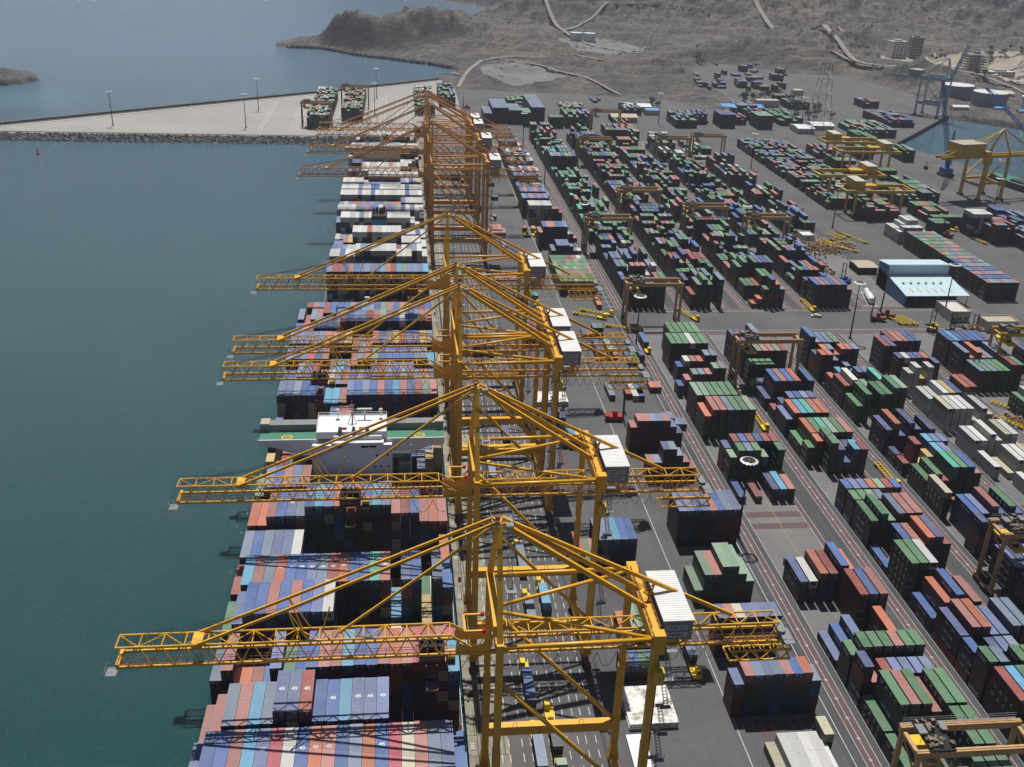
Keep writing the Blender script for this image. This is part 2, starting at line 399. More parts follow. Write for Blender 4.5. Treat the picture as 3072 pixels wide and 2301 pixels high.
# --- hills ---------------------------------------------------------------
COAST = [(44, 1252)] + [d2(*p, -4) for p in ((951, 172), (975, 168), (989, 158), (982, 149), (940, 141), (880, 134), (840, 128), (790, 123), (740, 113), (700, 106), (660, 104), (620, 103), (597, 99), (605, 93), (640, 92))] + \
    [(-140, 1640), (-60, 1700), (20, 1730)] + [d2(*p, -4) for p in ((955, 66), (975, 62), (1010, 56), (1050, 47), (1100, 38), (1140, 33), (1120, 28), (1080, 22), (1040, 15), (1000, 8), (960, 1))] + \
    [(-200, 3300), (-800, 4200), (-2500, 9000), (-2500, 14500), (12000, 14500), (12000, 1000), (760, 1000), (640, 1000), (588, 1063)]
LANDN = COAST + [(455, 905), (60, 905), (44, 1000)]
Pk = [(150, 1530, 60, 45, 12),
      (270, 1830, 90, 60, 26), (420, 1400, 60, 50, 10), (330, 1290, 60, 30, 9), (240, 1350, 50, 30, 10), (520, 1330, 90, 40, 14), (600, 1500, 160, 90, 26), (480, 1900, 260, 160, 45), (450, 1220, 60, 25, 12), (640, 1280, 70, 35, 14),
      (900, 2100, 420, 260, 90), (1500, 2500, 600, 420, 190), (700, 2900, 520, 400, 120), (1300, 1900, 260, 200, 60), (2300, 2600, 800, 700, 260), (2000, 3600, 1200, 700, 300), (300, 3100, 420, 350, 90)]
YB = YARD
FLAT = [d2(*p) for p in ((1790, 130), (1900, 155), (2110, 175), (2212, 190), (2212, 145), (2020, 130), (1850, 100), (1780, 110))]
FLATS = [FLAT, [d2(*p) for p in ((2035, 215), (2230, 205), (2400, 215), (2400, 300), (2212, 285), (2045, 256))], [d2(*p) for p in ((985, 188), (1130, 190), (1330, 200), (1440, 205), (1450, 222), (1000, 215))], [d2(*p) for p in ((1050, 160), (1200, 158), (1260, 185), (1120, 190))]]
def HT(x, y):
    x = np.asarray(x, float); y = np.asarray(y, float)
    ins = inside(x, y, LANDN); dc = dist(x, y, COAST[:-4], False); dy = dist(x, y, YB); iny = inside(x, y, YB)
    k = smooth(0, 60, dy)*smooth(3, 40, dc)
    h = 2+fbm(x/60, y/60, 5)*9+fbm(x/28+7, y/28, 5, True)*5
    hill = 0
    for (cx, cy, sx_, sy_, a) in Pk: hill = hill+a*np.exp(-(((x-cx)/sx_)**2+((y-cy)/sy_)**2))
    hx = np.interp(x, [-150, -132, -118, -108, -92, -65, -46, -25, -7, 19, 38, 64, 90, 120, 160], [0, 3, 14, 27, 38, 33, 25, 24, 27, 33, 38, 31, 24, 14, 0]); yc_ = 1535+np.clip(x, 0, 100)*.5
    hill = hill+hx*np.exp(-(np.abs(y-yc_)/(44+6*np.sin(x/17)))**2.6)
    rough = .5+.75*fbm(x/46+3, y/46+5, 6, True)+.35*(fbm(x/16+1, y/16+2, 4, True)-.5)
    cl = fbm(x/13, y/13, 4, True)
    h = h*k*.8+hill*(rough)*smooth(6, 26, dc)*smooth(0, 40, dy)+k*cl*np.clip(hill+6, 0, 34)*.42
    st_ = 8.5; q_ = h/st_; fr = q_-np.floor(q_); ht = st_*(np.floor(q_)+smooth(.30, .62, fr)); kt = smooth(2, 14, h)*(x > 60)*.75
    h = h*(1-kt)+ht*kt+k*(fbm(x/9, y/9, 3, True)-.5)*4.5*smooth(1, 10, h)
    for FP in FLATS:
        fl = inside(x, y, FP); kf = np.where(fl, smooth(0, 25, dist(x, y, FP)), 0); h = h*(1-kf)+kf*(h*.1+1)
    h = np.where(iny, -.5, h); h = np.maximum(h, np.where(iny, -.5, .35*smooth(0, 8, dc)))
    return np.where(ins, h, -6.0)
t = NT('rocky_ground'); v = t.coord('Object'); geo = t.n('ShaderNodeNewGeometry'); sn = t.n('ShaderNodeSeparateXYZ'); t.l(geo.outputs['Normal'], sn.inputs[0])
a = t.mix(t.ramp(t.noise(v, .004, 7, .65), [(.4, 0), (.6, 1)]), lin((150, 147, 148), .70), lin((178, 166, 152), .70))
a = t.mix(t.ramp(t.noise(v, .03, 8, .72), [(.44, 0), (.6, .85)]), a, lin((112, 110, 114), .66))
a = t.mix(t.ramp(t.noise(v, .012, 7, .7), [(.56, 0), (.66, .8)]), a, lin((196, 182, 162), .68))
a = t.mix(t.ramp(t.noise(t.coord('Object', (1, 1, 4)), .14, 9, .8), [(.5, 0), (.62, .85)]), a, lin((62, 60, 64), .6))
a = t.mix(t.ramp(t.noise(v, .3, 8, .8), [(.55, 0), (.65, .6)]), a, lin((190, 182, 172), .68))
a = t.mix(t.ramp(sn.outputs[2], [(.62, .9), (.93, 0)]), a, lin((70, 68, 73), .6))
t.base(a)
vo = t.n('ShaderNodeTexVoronoi', i_Scale=.07); t.l(t.coord('Object', (1, 1, 2)), vo.inputs['Vector'])
bA = t.n('ShaderNodeBump', i_Strength=1.0, i_Distance=8.0); t.l(vo.outputs['Distance'], bA.inputs['Height'])
bB = t.n('ShaderNodeBump', i_Strength=1.0, i_Distance=14.0); t.l(t.noise(v, .06, 12, .8), bB.inputs['Height']); t.l(bA.outputs[0], bB.inputs['Normal']); t.l(bB.outputs[0], t.b.inputs['Normal']); ROCK = t.set(.9)
NR, NC = 430, 460
ys = 1000*np.exp(np.linspace(math.log(.93), math.log(9.5), NR)); us = np.linspace(-.40, .86, NC)
gx = (ys[:, None]*us[None, :]); gy = np.repeat(ys[:, None], NC, 1)
gx = gx+(RNG.rand(NR, NC)-.5)*ys[:, None]*.002
gz = HT(gx, gy)
vs = np.stack([gx, gy, gz], -1).reshape(-1, 3); idx = np.arange(NR*NC).reshape(NR, NC)
fs = np.stack([idx[:-1, :-1], idx[:-1, 1:], idx[1:, 1:], idx[1:, :-1]], -1).reshape(-1, 4)
zz = gz.reshape(-1); keep = (zz[fs] > -5.9).any(1); fs = fs[keep]
me = bpy.data.meshes.new('hills'); me.from_pydata(vs.tolist(), [], fs.tolist()); me.materials.append(ROCK); me.polygons.foreach_set('use_smooth', [True]*len(fs)); me.update()
hl = bpy.data.objects.new('hills', me); col.objects.link(hl); tag(hl, kind='structure')
def drape(name, polyD, mat, n=46, dz=.5, zg=4):
    pl = [d2(*q, zg) for q in polyD]; xs = [q[0] for q in pl]; ys_ = [q[1] for q in pl]
    X_, Y_ = np.meshgrid(np.linspace(min(xs), max(xs), n), np.linspace(min(ys_), max(ys_), n)); Z_ = HT(X_, Y_)+dz; ok = inside(X_, Y_, pl) & (Z_ > 0)
    id_ = np.arange(n*n).reshape(n, n); m = MB(); F_ = [(int(id_[i, j]), int(id_[i, j+1]), int(id_[i+1, j+1]), int(id_[i+1, j])) for i in range(n-1) for j in range(n-1) if ok[i, j] and ok[i, j+1] and ok[i+1, j] and ok[i+1, j+1]]
    m.add([(float(a_), float(b_), float(c_)) for a_, b_, c_ in zip(X_.ravel(), Y_.ravel(), Z_.ravel())], F_); return tag(m.build(name, mat, smooth=True), kind='structure')
def gz1(x, y): return float(HT(np.array([x]), np.array([y]))[0])
t = NT('dirt_track'); v = t.coord('Object'); t.base(t.mix(t.ramp(t.noise(v, .08, 6), [(.3, 0), (.7, 1)]), lin((150, 145, 140), .66), lin((164, 157, 148), .66))); TRACK = t.set(.9)
t = NT('pale_sand'); v = t.coord('Object'); t.base(t.mix(t.ramp(t.noise(v, .03, 8, .7), [(.4, 0), (.62, 1)]), lin((188, 176, 158), .68), lin((158, 148, 136), .66))); SAND = t.set(.9)
drape('sandy_ground', [(1700, 96), (1790, 96), (1900, 120), (2080, 128), (2330, 128), (2330, 215), (2170, 190), (2050, 160), (1900, 143), (1790, 128)], SAND)
drape('quarry_floor', [(1035, 152), (1110, 146), (1180, 152), (1230, 168), (1200, 182), (1110, 184), (1040, 172)], PAVE)
drape('quarry_floor', [(1200, 92), (1330, 98), (1400, 118), (1330, 128), (1230, 120)], PAVE)
def track(ptsD, w, name='dirt_track', mat=None, zg=6):
    pts = [D(x, y, zg) for x, y in ptsD]; q = []
    for a, b in zip(pts[:-1], pts[1:]):
        n = max(2, int((b-a).length/14)); q += [a.lerp(b, i/n) for i in range(n)]
    q.append(pts[-1]); vs = []; n = len(q)
    for i, p in enumerate(q):
        dd = (q[min(i+1, n-1)]-q[max(i-1, 0)]); nx, ny = -dd.y, dd.x; L = math.hypot(nx, ny); nx /= L; ny /= L
        for s in (-1, -.5, 0, .5, 1): vs.append([p.x+nx*w/2*s, p.y+ny*w/2*s])
    va = np.array(vs); z = HT(va[:, 0], va[:, 1]).reshape(-1, 5); z = np.repeat(z.max(1)[:, None], 5, 1).reshape(-1)+.7
    for k_ in range(3):
        zr = z.reshape(-1, 5).copy(); zr[1:-1] = np.maximum(zr[1:-1], (zr[:-2]+zr[2:])/2); z = zr.reshape(-1)
    m = MB(); m.add([(a_[0], a_[1], c_) for a_, c_ in zip(vs, z)], [(i*5+j, i*5+j+1, (i+1)*5+j+1, (i+1)*5+j) for i in range(n-1) for j in range(4)])
    return tag(m.build(name, mat or TRACK, smooth=True), kind='structure')
track([(990, 178), (1015, 150), (1040, 135), (1120, 130), (1220, 140), (1300, 150)], 5)
track([(1140, 40), (1160, 58), (1220, 85), (1290, 108), (1380, 125)], 6)
track([(1220, 82), (1310, 70), (1420, 72), (1530, 80)], 4)
track([(1480, 0), (1560, 30), (1700, 75), (1850, 118), (2000, 135)], 8, zg=25)
track([(660, 98), (720, 115), (800, 128), (900, 143), (975, 152), (990, 165)], 4, zg=1)
track([(1060, 130), (1180, 150), (1260, 175), (1340, 195)], 4)
track([(1790, 140), (1900, 160), (2050, 172), (2212, 200)], 6)
track([(1700, 100), (1800, 108), (1900, 128), (2050, 142), (2212, 150)], 14)
# islet at the left edge
m = MB(); c0 = D(-58, 172, -4); nn = 40
rng = np.random.RandomState(5); vs = [(c0.x, c0.y, 5)]
for ring, (rr_, h_) in enumerate(((.35, 6.5), (.7, 4), (.92, 1), (1.05, -6))):
    for k in range(nn):
        an = 2*math.pi*k/nn; rx = 64*rr_*(1+.1*rng.rand()); ry = 48*rr_*(1+.15*rng.rand())
        vs.append((c0.x+rx*math.cos(an), c0.y+ry*math.sin(an), h_*(.7+.6*rng.rand()) if h_ > 0 else h_))
fs = [(0, 1+k, 1+(k+1) % nn) for k in range(nn)]
for r_ in range(3):
    for k in range(nn): fs.append((1+r_*nn+k, 1+(r_+1)*nn+k, 1+(r_+1)*nn+(k+1) % nn, 1+r_*nn+(k+1) % nn))
m.add(vs, fs); tag(m.build('islet', ROCK, smooth=True), kind='structure')

# --- boulder revetments (uncountable) -------------------------------------
t = NT('revetment_stone'); v = t.coord('Object'); t.base(t.mix(t.ramp(t.noise(v, .3, 2, .9), [(.4, 0), (.62, 1)]), lin((62, 68, 74), .6), lin((150, 152, 152), .62))); STONE = t.set(.9)
def rocks(name, a, b, width, z0, z1, n, size, seed, label=None, mat=STONE):
    """boulders lying on a slope that falls from line a-b (height z0) sideways by 'width' to z1"""
    rg = np.random.RandomState(seed); a = np.array(a, float); b = np.array(b, float); L = np.hypot(*(b-a)); u = (b-a)/L; nv = np.array([u[1], -u[0]])
    m = MB()
    base = [(-1, -1, -1), (1, -1, -1), (1, 1, -1), (-1, 1, -1), (-.7, -.7, .8), (.7, -.7, .8), (.7, .7, .8), (-.7, .7, .8)]
    for i in range(n):
        s_ = rg.rand(); w_ = rg.rand(); p = a+u*L*s_+nv*width*w_; z = z0+(z1-z0)*w_
        r_ = size*(.55+.8*rg.rand()); an = rg.rand()*6.28; tl = (rg.rand()-.5)*1.2
        mt = Matrix.Rotation(an, 3, 'Z') @ Matrix.Rotation(tl, 3, 'X')
        q = [mt @ Vector((c[0]*r_*(.7+.5*rg.rand()), c[1]*r_*(.7+.5*rg.rand()), c[2]*r_*.7*(.7+.5*rg.rand()))) for c in base]
        m.add([(p[0]+c.x, p[1]+c.y, z+c.z+r_*.2) for c in q], [(4, 5, 6, 7), (0, 1, 5, 4), (1, 2, 6, 5), (2, 3, 7, 6), (3, 0, 4, 7)])
    return tag(m.build(name, mat), kind='stuff')
def slope(name, a, b, width, z0, z1, mat):
    a = np.array(a, float); b = np.array(b, float); u = (b-a)/np.hypot(*(b-a)); nv = np.array([u[1], -u[0]]); m = MB()
    m.add([(*a, z0), (*b, z0), (*(b+nv*width), z1), (*(a+nv*width), z1)], [(0, 3, 2, 1)]); return tag(m.build(name, mat), kind='structure')
slope('revetment_slope', (-420, 901.5), (QX, 899), 13, -.2, -6, ROCK)
rocks('revetment_boulders', (-420, 901.5), (QX, 899), 12, .1, -4.6, 5200, .95, 3)
SEAW = OUTER+[]
for i, (a, b) in enumerate(zip(OUTER[:-1], OUTER[1:])):
    slope('breakwater_slope', b, a, 10, .5, -6, ROCK); rocks('breakwater_boulders', b, a, 9, .8, -4.4, int(4*math.dist(a, b)), 1.2, 20+i, mat=PAVE)
    u = np.array(b, float)-a; L = np.hypot(*u); u /= L; nv = np.array([u[1], -u[0]])
    for off, wd, zt, mt_ in ((2, 1.6, 1.9, CONC), (4.0, 7.5, .03, LANE), (12, 3.4, .35, MT['concw'])):
        m = MB(); q = [np.array(a)+nv*off, np.array(b)+nv*off, np.array(b)+nv*(off+wd), np.array(a)+nv*(off+wd)]
        m.prism([(c[0], c[1]) for c in q][::-1], -.3, zt); tag(m.build({1.6: 'breakwater_wall', 7.5: 'breakwater_road', 3.4: 'breakwater_kerb'}[wd], mt_), 'long pale concrete parapet along the seaward side of the breakwater' if wd == 1.6 else None, 'wall' if wd == 1.6 else None, kind=None if wd == 1.6 else 'structure')
m = MB(); m.prism([(-345, 908), (-346, 906), (QX-1, 902.5), (QX-1, 904)], -.2, .5); tag(m.build('revetment_kerb', CONC), kind='structure')
# far coast road / shore rocks round the bay
for i in range(4, 12):
    a, b = COAST[i], COAST[i+1]
    if math.dist(a, b) > 3: rocks('shore_rocks', a, b, -7, -4.2, -.5, int(1.4*math.dist(a, b)), 1.7, 60+i)

# ================================================================ SHIP-TO-SHORE CRANES
XO = 32.0
def truss(m, x0, x1, n, zt, zb, yt, yb, r=.16, top=True, z_end=None):
    """boom lattice between x0..x1: two top chords, two bottom chords, zigzag webs and top lacing"""
    X = lambda i: x0+(x1-x0)*i/n
    for s in (-1, 1):
        m.tube([(x0, s*yt, zt), (x1, s*yt, zt)], .21, 6)
        for i in range(n):
            a, b = (X(i), X(i+1)); mid = (a+b)/2
            m.tube([(a, s*yt, zt), (mid, s*yb, zb+.3)], .13, 5); m.tube([(mid, s*yb, zb+.3), (b, s*yt, zt)], .13, 5)
    for i in range(n+1): m.tube([(X(i), -yt, zt), (X(i), yt, zt)], .13, 5)
    for i in range(n):
        s = -1 if i % 2 else 1
        m.tube([(X(i), s*yt, zt), (X(i+1), -s*yt, zt)], .12, 5)
def make_sts(mat, small=False):
    X = lambda x: x-XO
    root = empty('ship_to_shore_crane')
    for sx_ in (17.4, 47.2):
        for s in (-1, 1):
            m = MB(); y = s*11.6; ww = 1.75 if sx_ < 20 else 1.5
            m.bar((X(sx_), y, 3.6), (X(sx_), y, 30), 1.5, ww); m.bar((X(sx_), y, 30), (X(sx_), y, 56), 1.35, ww*.9)
            m.bar((X(sx_), y, 3.2), (X(sx_), y, 7), 2.6, 2.2, w2=1.5, h2=ww)
            lg = m.build('leg', mat, root)
            if sx_ > 40 and s < 0:
                e = MB(); e.bar((X(sx_)+.9, y, 8), (X(sx_)+.9, y, 52), .25, .5); e.build('lift_rail', MT['dark'], lg)
                e = MB(); e.box(X(sx_)-.2, y-2.6, 46.6, X(sx_)+1.7, y-.9, 49.6); lc = e.build('lift_car', MT['yellow'], root)
                put_text('1', MT['ink'], lc, (X(sx_)+.75, y-2.63, 48.2), (R(90), 0, 0), 1.5)
    for sx_ in (17.4, 47.2):
        m = MB(); m.box(X(sx_)-.8, -12.5, 2.2, X(sx_)+.8, 12.5, 4.0); m.build('sill_beam', mat, root)
        for s in (-1, 1):
            m = MB(); m.box(X(sx_)-.5, s*11.6-3.6, 1.5, X(sx_)+.5, s*11.6+3.6, 2.25)
            for q in (-2.6, -.9, .9, 2.6): m.bar((X(sx_)-.45, s*11.6+q, 1.0), (X(sx_)+.45, s*11.6+q, 1.0), 1.1, 1.1)
            m.build('wheel_bogie', MT['rust'], root)
    for s in (-1, 1):
        m = MB(); m.box(X(17.4), s*11.6-.85, 11.9, X(47.2), s*11.6+.85, 14.3); pb = m.build('portal_beam', mat, root)
        m = MB(); m.tube([(X(17.4), s*11.6, 47), (X(46.5), s*11.6, 14.6)], .48, 8); m.build('diagonal_brace', mat, root, smooth=True)
        m = MB(); m.tube([(X(17.9), s*11.6, 55), (X(46.6), s*11.6, 55.6)], .46, 8); m.build('top_beam', mat, root, smooth=True)
        m = MB(); m.tube([(X(18.2), s*.9, 55.2), (X(46.4), s*10.9, 55.4)], .40, 8); m.build('top_brace', mat, root, smooth=True)
        m = MB(); m.bar((X(17.4), s*11.4, 55.5), (X(17.8), s*.9, 75.5), 1.15, 1.15, w2=.9, h2=.9); m.build('mast_leg', mat, root)
        m = MB(); m.bar((X(18.3), s*1.0, 75.6), (X(47.0), s*2.9, 56.6), .75, .95); m.build('backstay', mat, root)
        m = MB(); m.bar((X(17.0), s*1.0, 75.8), (X(-22.5), s*1.9, 58.2), .38, .55); m.bar((X(-22.5), s*1.9, 58.2), (X(-40), s*1.95, 50.7), .38, .55)
        m.build('outer_forestay', mat, root)
        m = MB(); m.bar((X(-22.5), s*1.9, 58.1), (X(-20.3), s*1.9, 50.7), .2, .2); m.bar((X(-22.5), s*1.9, 58.1), (X(-18.6), s*1.9, 50.7), .16, .16); m.build('stay_prop', mat, root)
    m = MB(); m.bar((X(17.0), 0, 74.8), (X(-13), 0, 50.9), .36, .5); m.build('inner_forestay', mat, root)
    m = MB(); m.bar((X(18.3), 0, 76.1), (X(66), 0, 51.6), .55, .75); m.bar((X(49.2), 0, 60.0), (X(47.6), -1.6, 56.8), .3, .3); m.bar((X(49.2), 0, 60.0), (X(47.6), 1.6, 56.8), .3, .3); m.build('rear_backstay', mat, root)
    m = MB(); m.bar((X(-16.5), 0, 50.7), (X(-14.6), .3, 57.0), .22, .3); m.build('boom_post', mat, root)
    # cross girders
    m = MB(); m.box(X(16.6), -11.5, 53.6, X(18.2), 11.5, 55.9); m.build('waterside_girder', mat, root)
    m = MB(); m.box(X(46.2), -12.2, 54.0, X(48.3), 12.4, 56.8); m.box(X(46.4), -13.3, 53.2, X(48.6), -11.2, 57.6); lg_ = m.build('landside_girder', mat, root)
    m = MB()
    for yy in (X(46.4), X(48.1)):
        m.bar((yy, -10.8, 57.9), (yy, 9.5, 57.9), .12); m.bar((yy, -10.8, 57.4), (yy, 9.5, 57.4), .1)
        for q in range(-10, 10, 2): m.bar((yy, q, 56.8), (yy, q, 57.9), .1)
    m.build('handrail', MT['rail'], lg_)
    # boom: seaside part and landside part
    for (a, b, n, nm) in ((-55, 8.6, 15, 'boom'), (20, 75.5, 13, 'rear_boom')):
        m = MB(); truss(m, X(a), X(b), n, 50.7, 46.4, 1.9, 2.35)
        if nm == 'boom':
            for s in (-1, 1):
                m.tube([(X(8.6), s*1.9, 50.7), (X(13.4), s*2.35, 47.4)], .2, 6); m.tube([(X(8.6), s*1.9, 50.7), (X(12), s*2.35, 47.0)], .12, 5)
                m.add([(X(9.6), s*2.35, 46.3), (X(16.6), s*2.35, 46.3), (X(17.1), s*2.35, 51.0), (X(15.0), s*2.35, 48.6), (X(12.2), s*2.35, 47.9), (X(9.8), s*2.35, 49.2)], [(0, 1, 2, 3, 4, 5) if s < 0 else (5, 4, 3, 2, 1, 0)])
                m.add([(X(9.6), s*2.2, 46.3), (X(16.6), s*2.2, 46.3), (X(17.1), s*2.2, 51.0), (X(15.0), s*2.2, 48.6), (X(12.2), s*2.2, 47.9), (X(9.8), s*2.2, 49.2)], [(5, 4, 3, 2, 1, 0) if s < 0 else (0, 1, 2, 3, 4, 5)])
                for q in (0, .7): m.tube([(X(14.2+q), s*2.3, 48.2), (X(17.2), s*(2.3+q*1.2), 53.6)], .12, 5)
            m.box(X(-41), -1.95, 49.9, X(-39), 1.95, 50.9)
            m.box(X(-55.3), -2.5, 46.0, X(-54.6), 2.5, 47.2)
        bo = m.build(nm, mat, root)
        m = MB()
        e0, e1 = (X(-55), X(17.0)) if nm == 'boom' else (X(17.02), X(76.5))
        for s in (-1, 1): m.box(e0, s*2.35-.17, 46.15, e1, s*2.35+.17, 46.68)
        n2 = 16
        for i in range(n2+1): xx = e0+(e1-e0)*i/n2; m.bar((xx, -2.3, 46.0), (xx, -1.2, 46.0), .25)
        m.build('trolley_rail_girder', mat, bo)
        m = MB()
        for z_ in (46.9, 47.5): m.bar((e0, -1.1, z_), (e1, -1.1, z_), .09)
        for i in range(25): xx = e0+(e1-e0)*i/24; m.bar((xx, -1.1, 46.4), (xx, -1.1, 47.5), .07)
        m.box(e0, -2.0, 46.1, e1, -1.1, 46.22); m.build('walkway', MT['rail'], bo)
    m = MB()
    for s in (-1, 1): m.bar((X(11.3), s*2.6, 52), (X(15.0), s*2.6, 52), .42, .42)
    m.bar((X(11.4), -2.8, 52), (X(11.4), 2.8, 52), .42, .42); uf = m.build('boom_latch_frame', mat, root)
    m.v = []; m = MB()
    for s in (-1, 1): m.lathe([(0, -.45), (.42, -.3), (.5, 0), (.42, .3), (0, .45)], (X(15.2), s*2.6, 52), 10)
    m.build('buffer', MT['red'], uf, smooth=True)
    # end platforms
    m = MB(); x0, x1, z0 = X(66), X(79), 41.6
    for (ya, yb) in ((-2.2, -2.2), (2.2, 2.2)):
        for z_ in (z0, z0+2.4): m.bar((x0, ya, z_), (x1, yb, z_), .34)
        for i in range(6):
            a = x0+(x1-x0)*i/6; b = x0+(x1-x0)*(i+1)/6
            m.bar((a, ya, z0 if i % 2 else z0+2.4), (b, ya, z0+2.4 if i % 2 else z0), .2)
    for i in range(7): xx = x0+(x1-x0)*i/6; m.bar((xx, -2.2, z0), (xx, 2.2, z0), .3 if i in (0, 6) else .16); m.bar((xx, -2.2, z0+2.4), (xx, 2.2, z0+2.4), .16)
    for q in (x0+2, x1-2):
        for s in (-1, 1): m.bar((q, s*2.2, z0+2.4), (q, s*2.3, 46), .2)
    m.build('maintenance_frame', mat, root)
    m = MB(); m.box(X(76.5), -2.6, 45.6, X(79.6), 2.6, 45.75)
    for yy in (-2.6, 2.6): m.bar((X(76.5), yy, 46.8), (X(79.6), yy, 46.8), .08)
    for i in range(7): m.bar((X(79.6), -2.6+i*.87, 45.7), (X(79.6), -2.6+i*.87, 46.8), .08)
    m.bar((X(79.6), -2.6, 46.8), (X(79.6), 2.6, 46.8), .1)
    for q in (0, 1, 2): m.lathe([(.1, -.5), (.95, -.45), (.95, .45), (.1, .5)], (X(76.4), -1.4+q*1.2, 48.2), 12)
    m.build('end_platform', MT['steel'], root)
    m = MB(); m.box(X(-57.4), -3.0, 44.9, X(-55.3), -.4, 45.0)
    for a, b in (((-57.4, -3), (-57.4, -.4)), ((-57.4, -3), (-55.3, -3)), ((-57.4, -.4), (-55.3, -.4))):
        m.bar((X(a[0]), a[1], 46), (X(b[0]), b[1], 46), .08)
        for q in range(4): m.bar((X(a[0]+(b[0]-a[0])*q/3), a[1]+(b[1]-a[1])*q/3, 45), (X(a[0]+(b[0]-a[0])*q/3), a[1]+(b[1]-a[1])*q/3, 46), .06)
    m.bar((X(-57.3), -.5, 46), (X(-55.2), 1.6, 50.6), .07); m.build('tip_platform', MT['steel'], root)
    # mast head
    m = MB(); m.box(X(16.4), -1.4, 74.6, X(18.9), 1.4, 75.4); m.lathe([(.1, 75.5), (.7, 75.6), (.7, 76.4), (.1, 76.5)], (X(17.2), 0, 0), 12); m.bar((X(17.0), .5, 76), (X(16.6), 1.5, 79.8), .2)
    mh = m.build('mast_head', mat, root)
    m = MB(); m.lathe([(.1, -.2), (.55, -.2), (.55, .2), (.1, .2)], (X(17.4), -.4, 76.7), 12); m.build('sheave', MT['rail'], mh)
    m = MB()
    for zz_ in (76.6, 75.5):
        for a, b in (((16.2, -1.9), (20.4, -1.9)), ((20.4, -1.9), (20.4, 1.9)), ((16.2, 1.9), (20.4, 1.9)), ((16.2, -1.9), (16.2, 1.9))):
            m.bar((X(a[0]), a[1], zz_), (X(b[0]), b[1], zz_), .09)
    for q in range(6):
        for s in (-1, 1): m.bar((X(16.2+q*.84), s*1.9, 75.5), (X(16.2+q*.84), s*1.9, 76.6), .08)
    m.box(X(18.9), -1.9, 75.38, X(20.4), 1.9, 75.5)
    # ladder down the mast
    for xx in (19.2, 20.0):
        m.bar((X(xx), -2.2, 75.4), (X(xx-.2), -7.4, 65), .1); m.bar((X(xx-.2), -7.6, 65), (X(xx-.4), -11, 56), .1)
    for i in range(30):
        f = i/30.; m.bar((X(19.2), -2.2-5.2*f, 75.4-10.4*f), (X(20.0), -2.2-5.2*f, 75.4-10.4*f), .08); m.bar((X(19.0), -7.6-3.4*f, 65-9*f), (X(19.8), -7.6-3.4*f, 65-9*f), .08)
    m.box(X(18.6), -8.4, 64.9, X(20.6), -7.0, 65.05); m.build('mast_ladder', MT['steel'], root)
    # machine house
    m = MB(); m.box(X(49.1), -9.2, 53.4, X(54.9), 6.7, 57.7); mhh = m.build('machine_house', MT['house'], root)
    m = MB()
    m.add([(X(48.95), -9.35, 57.75), (X(55.05), -9.35, 57.75), (X(55.05), 6.85, 57.75), (X(48.95), 6.85, 57.75), (X(48.95), -9.35, 58.0), (X(55.05), -9.35, 58.0), (X(55.05), 6.85, 58.15), (X(48.95), 6.85, 58.15)],
          [(4, 5, 6, 7), (0, 1, 5, 4), (1, 2, 6, 5), (2, 3, 7, 6), (3, 0, 4, 7), (3, 2, 1, 0)])
    m.build('roof', MT['housetop'], mhh)
    m = MB(); m.box(X(49.5), -9.32, 54.0, X(53.9), -9.22, 56.9); sb = m.build('sign_board', MT['signw'], mhh)
    for i, s_ in enumerate(('PORT OF', 'KHORFAKKAN', 'SHARJAH')):
        put_text(s_, MT['ink'], sb, (X(51.7), -9.35, 56.3-i*.85), (R(90), 0, 0), .72, bold=.02)
    m = MB()
    for xx in (49.3, 54.7):
        m.bar((X(xx), -9, 53.4), (X(xx), -2.4, 46.8), .35); m.bar((X(xx), 6.5, 53.4), (X(xx), 2.4, 46.8), .35)
    for yy in (-8.6, 0, 6.2): m.bar((X(48), yy, 53.2), (X(55.2), yy, 53.2), .4)
    m.box(X(50), -2.4, 47.0, X(54.5), 2.4, 52.4); m.build('house_support', mat, root)
    # stair tower on the landside leg
    m = MB(); z_ = 4.2; k_ = 0
    while z_ < 52:
        y0, y1 = (-14.6, -10.4) if k_ % 2 else (-10.4, -14.6)
        for xx in (49.3, 50.1): m.bar((X(xx), y0, z_), (X(xx), y1, z_+3.4), .1); m.bar((X(xx), y0, z_+1), (X(xx), y1, z_+4.4), .07)
        for q in range(9): m.bar((X(49.3), y0+(y1-y0)*q/9, z_+3.4*q/9), (X(50.1), y0+(y1-y0)*q/9, z_+3.4*q/9), .1)
        m.box(X(48.5), y1-.5, z_+3.35, X(50.6), y1+.5, z_+3.45)
        for xx in (48.5, 50.6): m.bar((X(xx), y1-.5, z_+4.4), (X(xx), y1+.5, z_+4.4), .07); m.bar((X(xx), y1, z_+3.4), (X(xx), y1, z_+4.4), .07)
        z_ += 3.4; k_ += 1
    m.build('access_stair', MT['steel'], root)
    # festoon cable loops under the near girder
    for (a, b, n) in ((2, 17, 3), (18, 46, 7), (50, 70, 8)):
        m = MB()
        for i in range(n):
            x0_, x1_ = a+(b-a)*i/n, a+(b-a)*(i+1)/n; dd = 3.6 if n < 8 else 2.8
            m.tube([(X(x0_+(x1_-x0_)*q/8), -3.0, 46-dd*(1-((q-4)/4.)**2)) for q in range(9)], .06, 4)
        m.build('festoon_cable', MT['cable'], root)
    m = MB()
    for q in (-.6, -.2, .2, .6):
        m.tube([(X(17), q, 75.2), (X(-22), q*1.2, 57.0), (X(-54), q*1.5, 50.8)], .045, 4); m.tube([(X(18.6), q, 75.4), (X(50), q, 57.6)], .045, 4)
    m.build('hoist_rope', MT['cable'], root)
    # portal beam inspection stands
    m = MB()
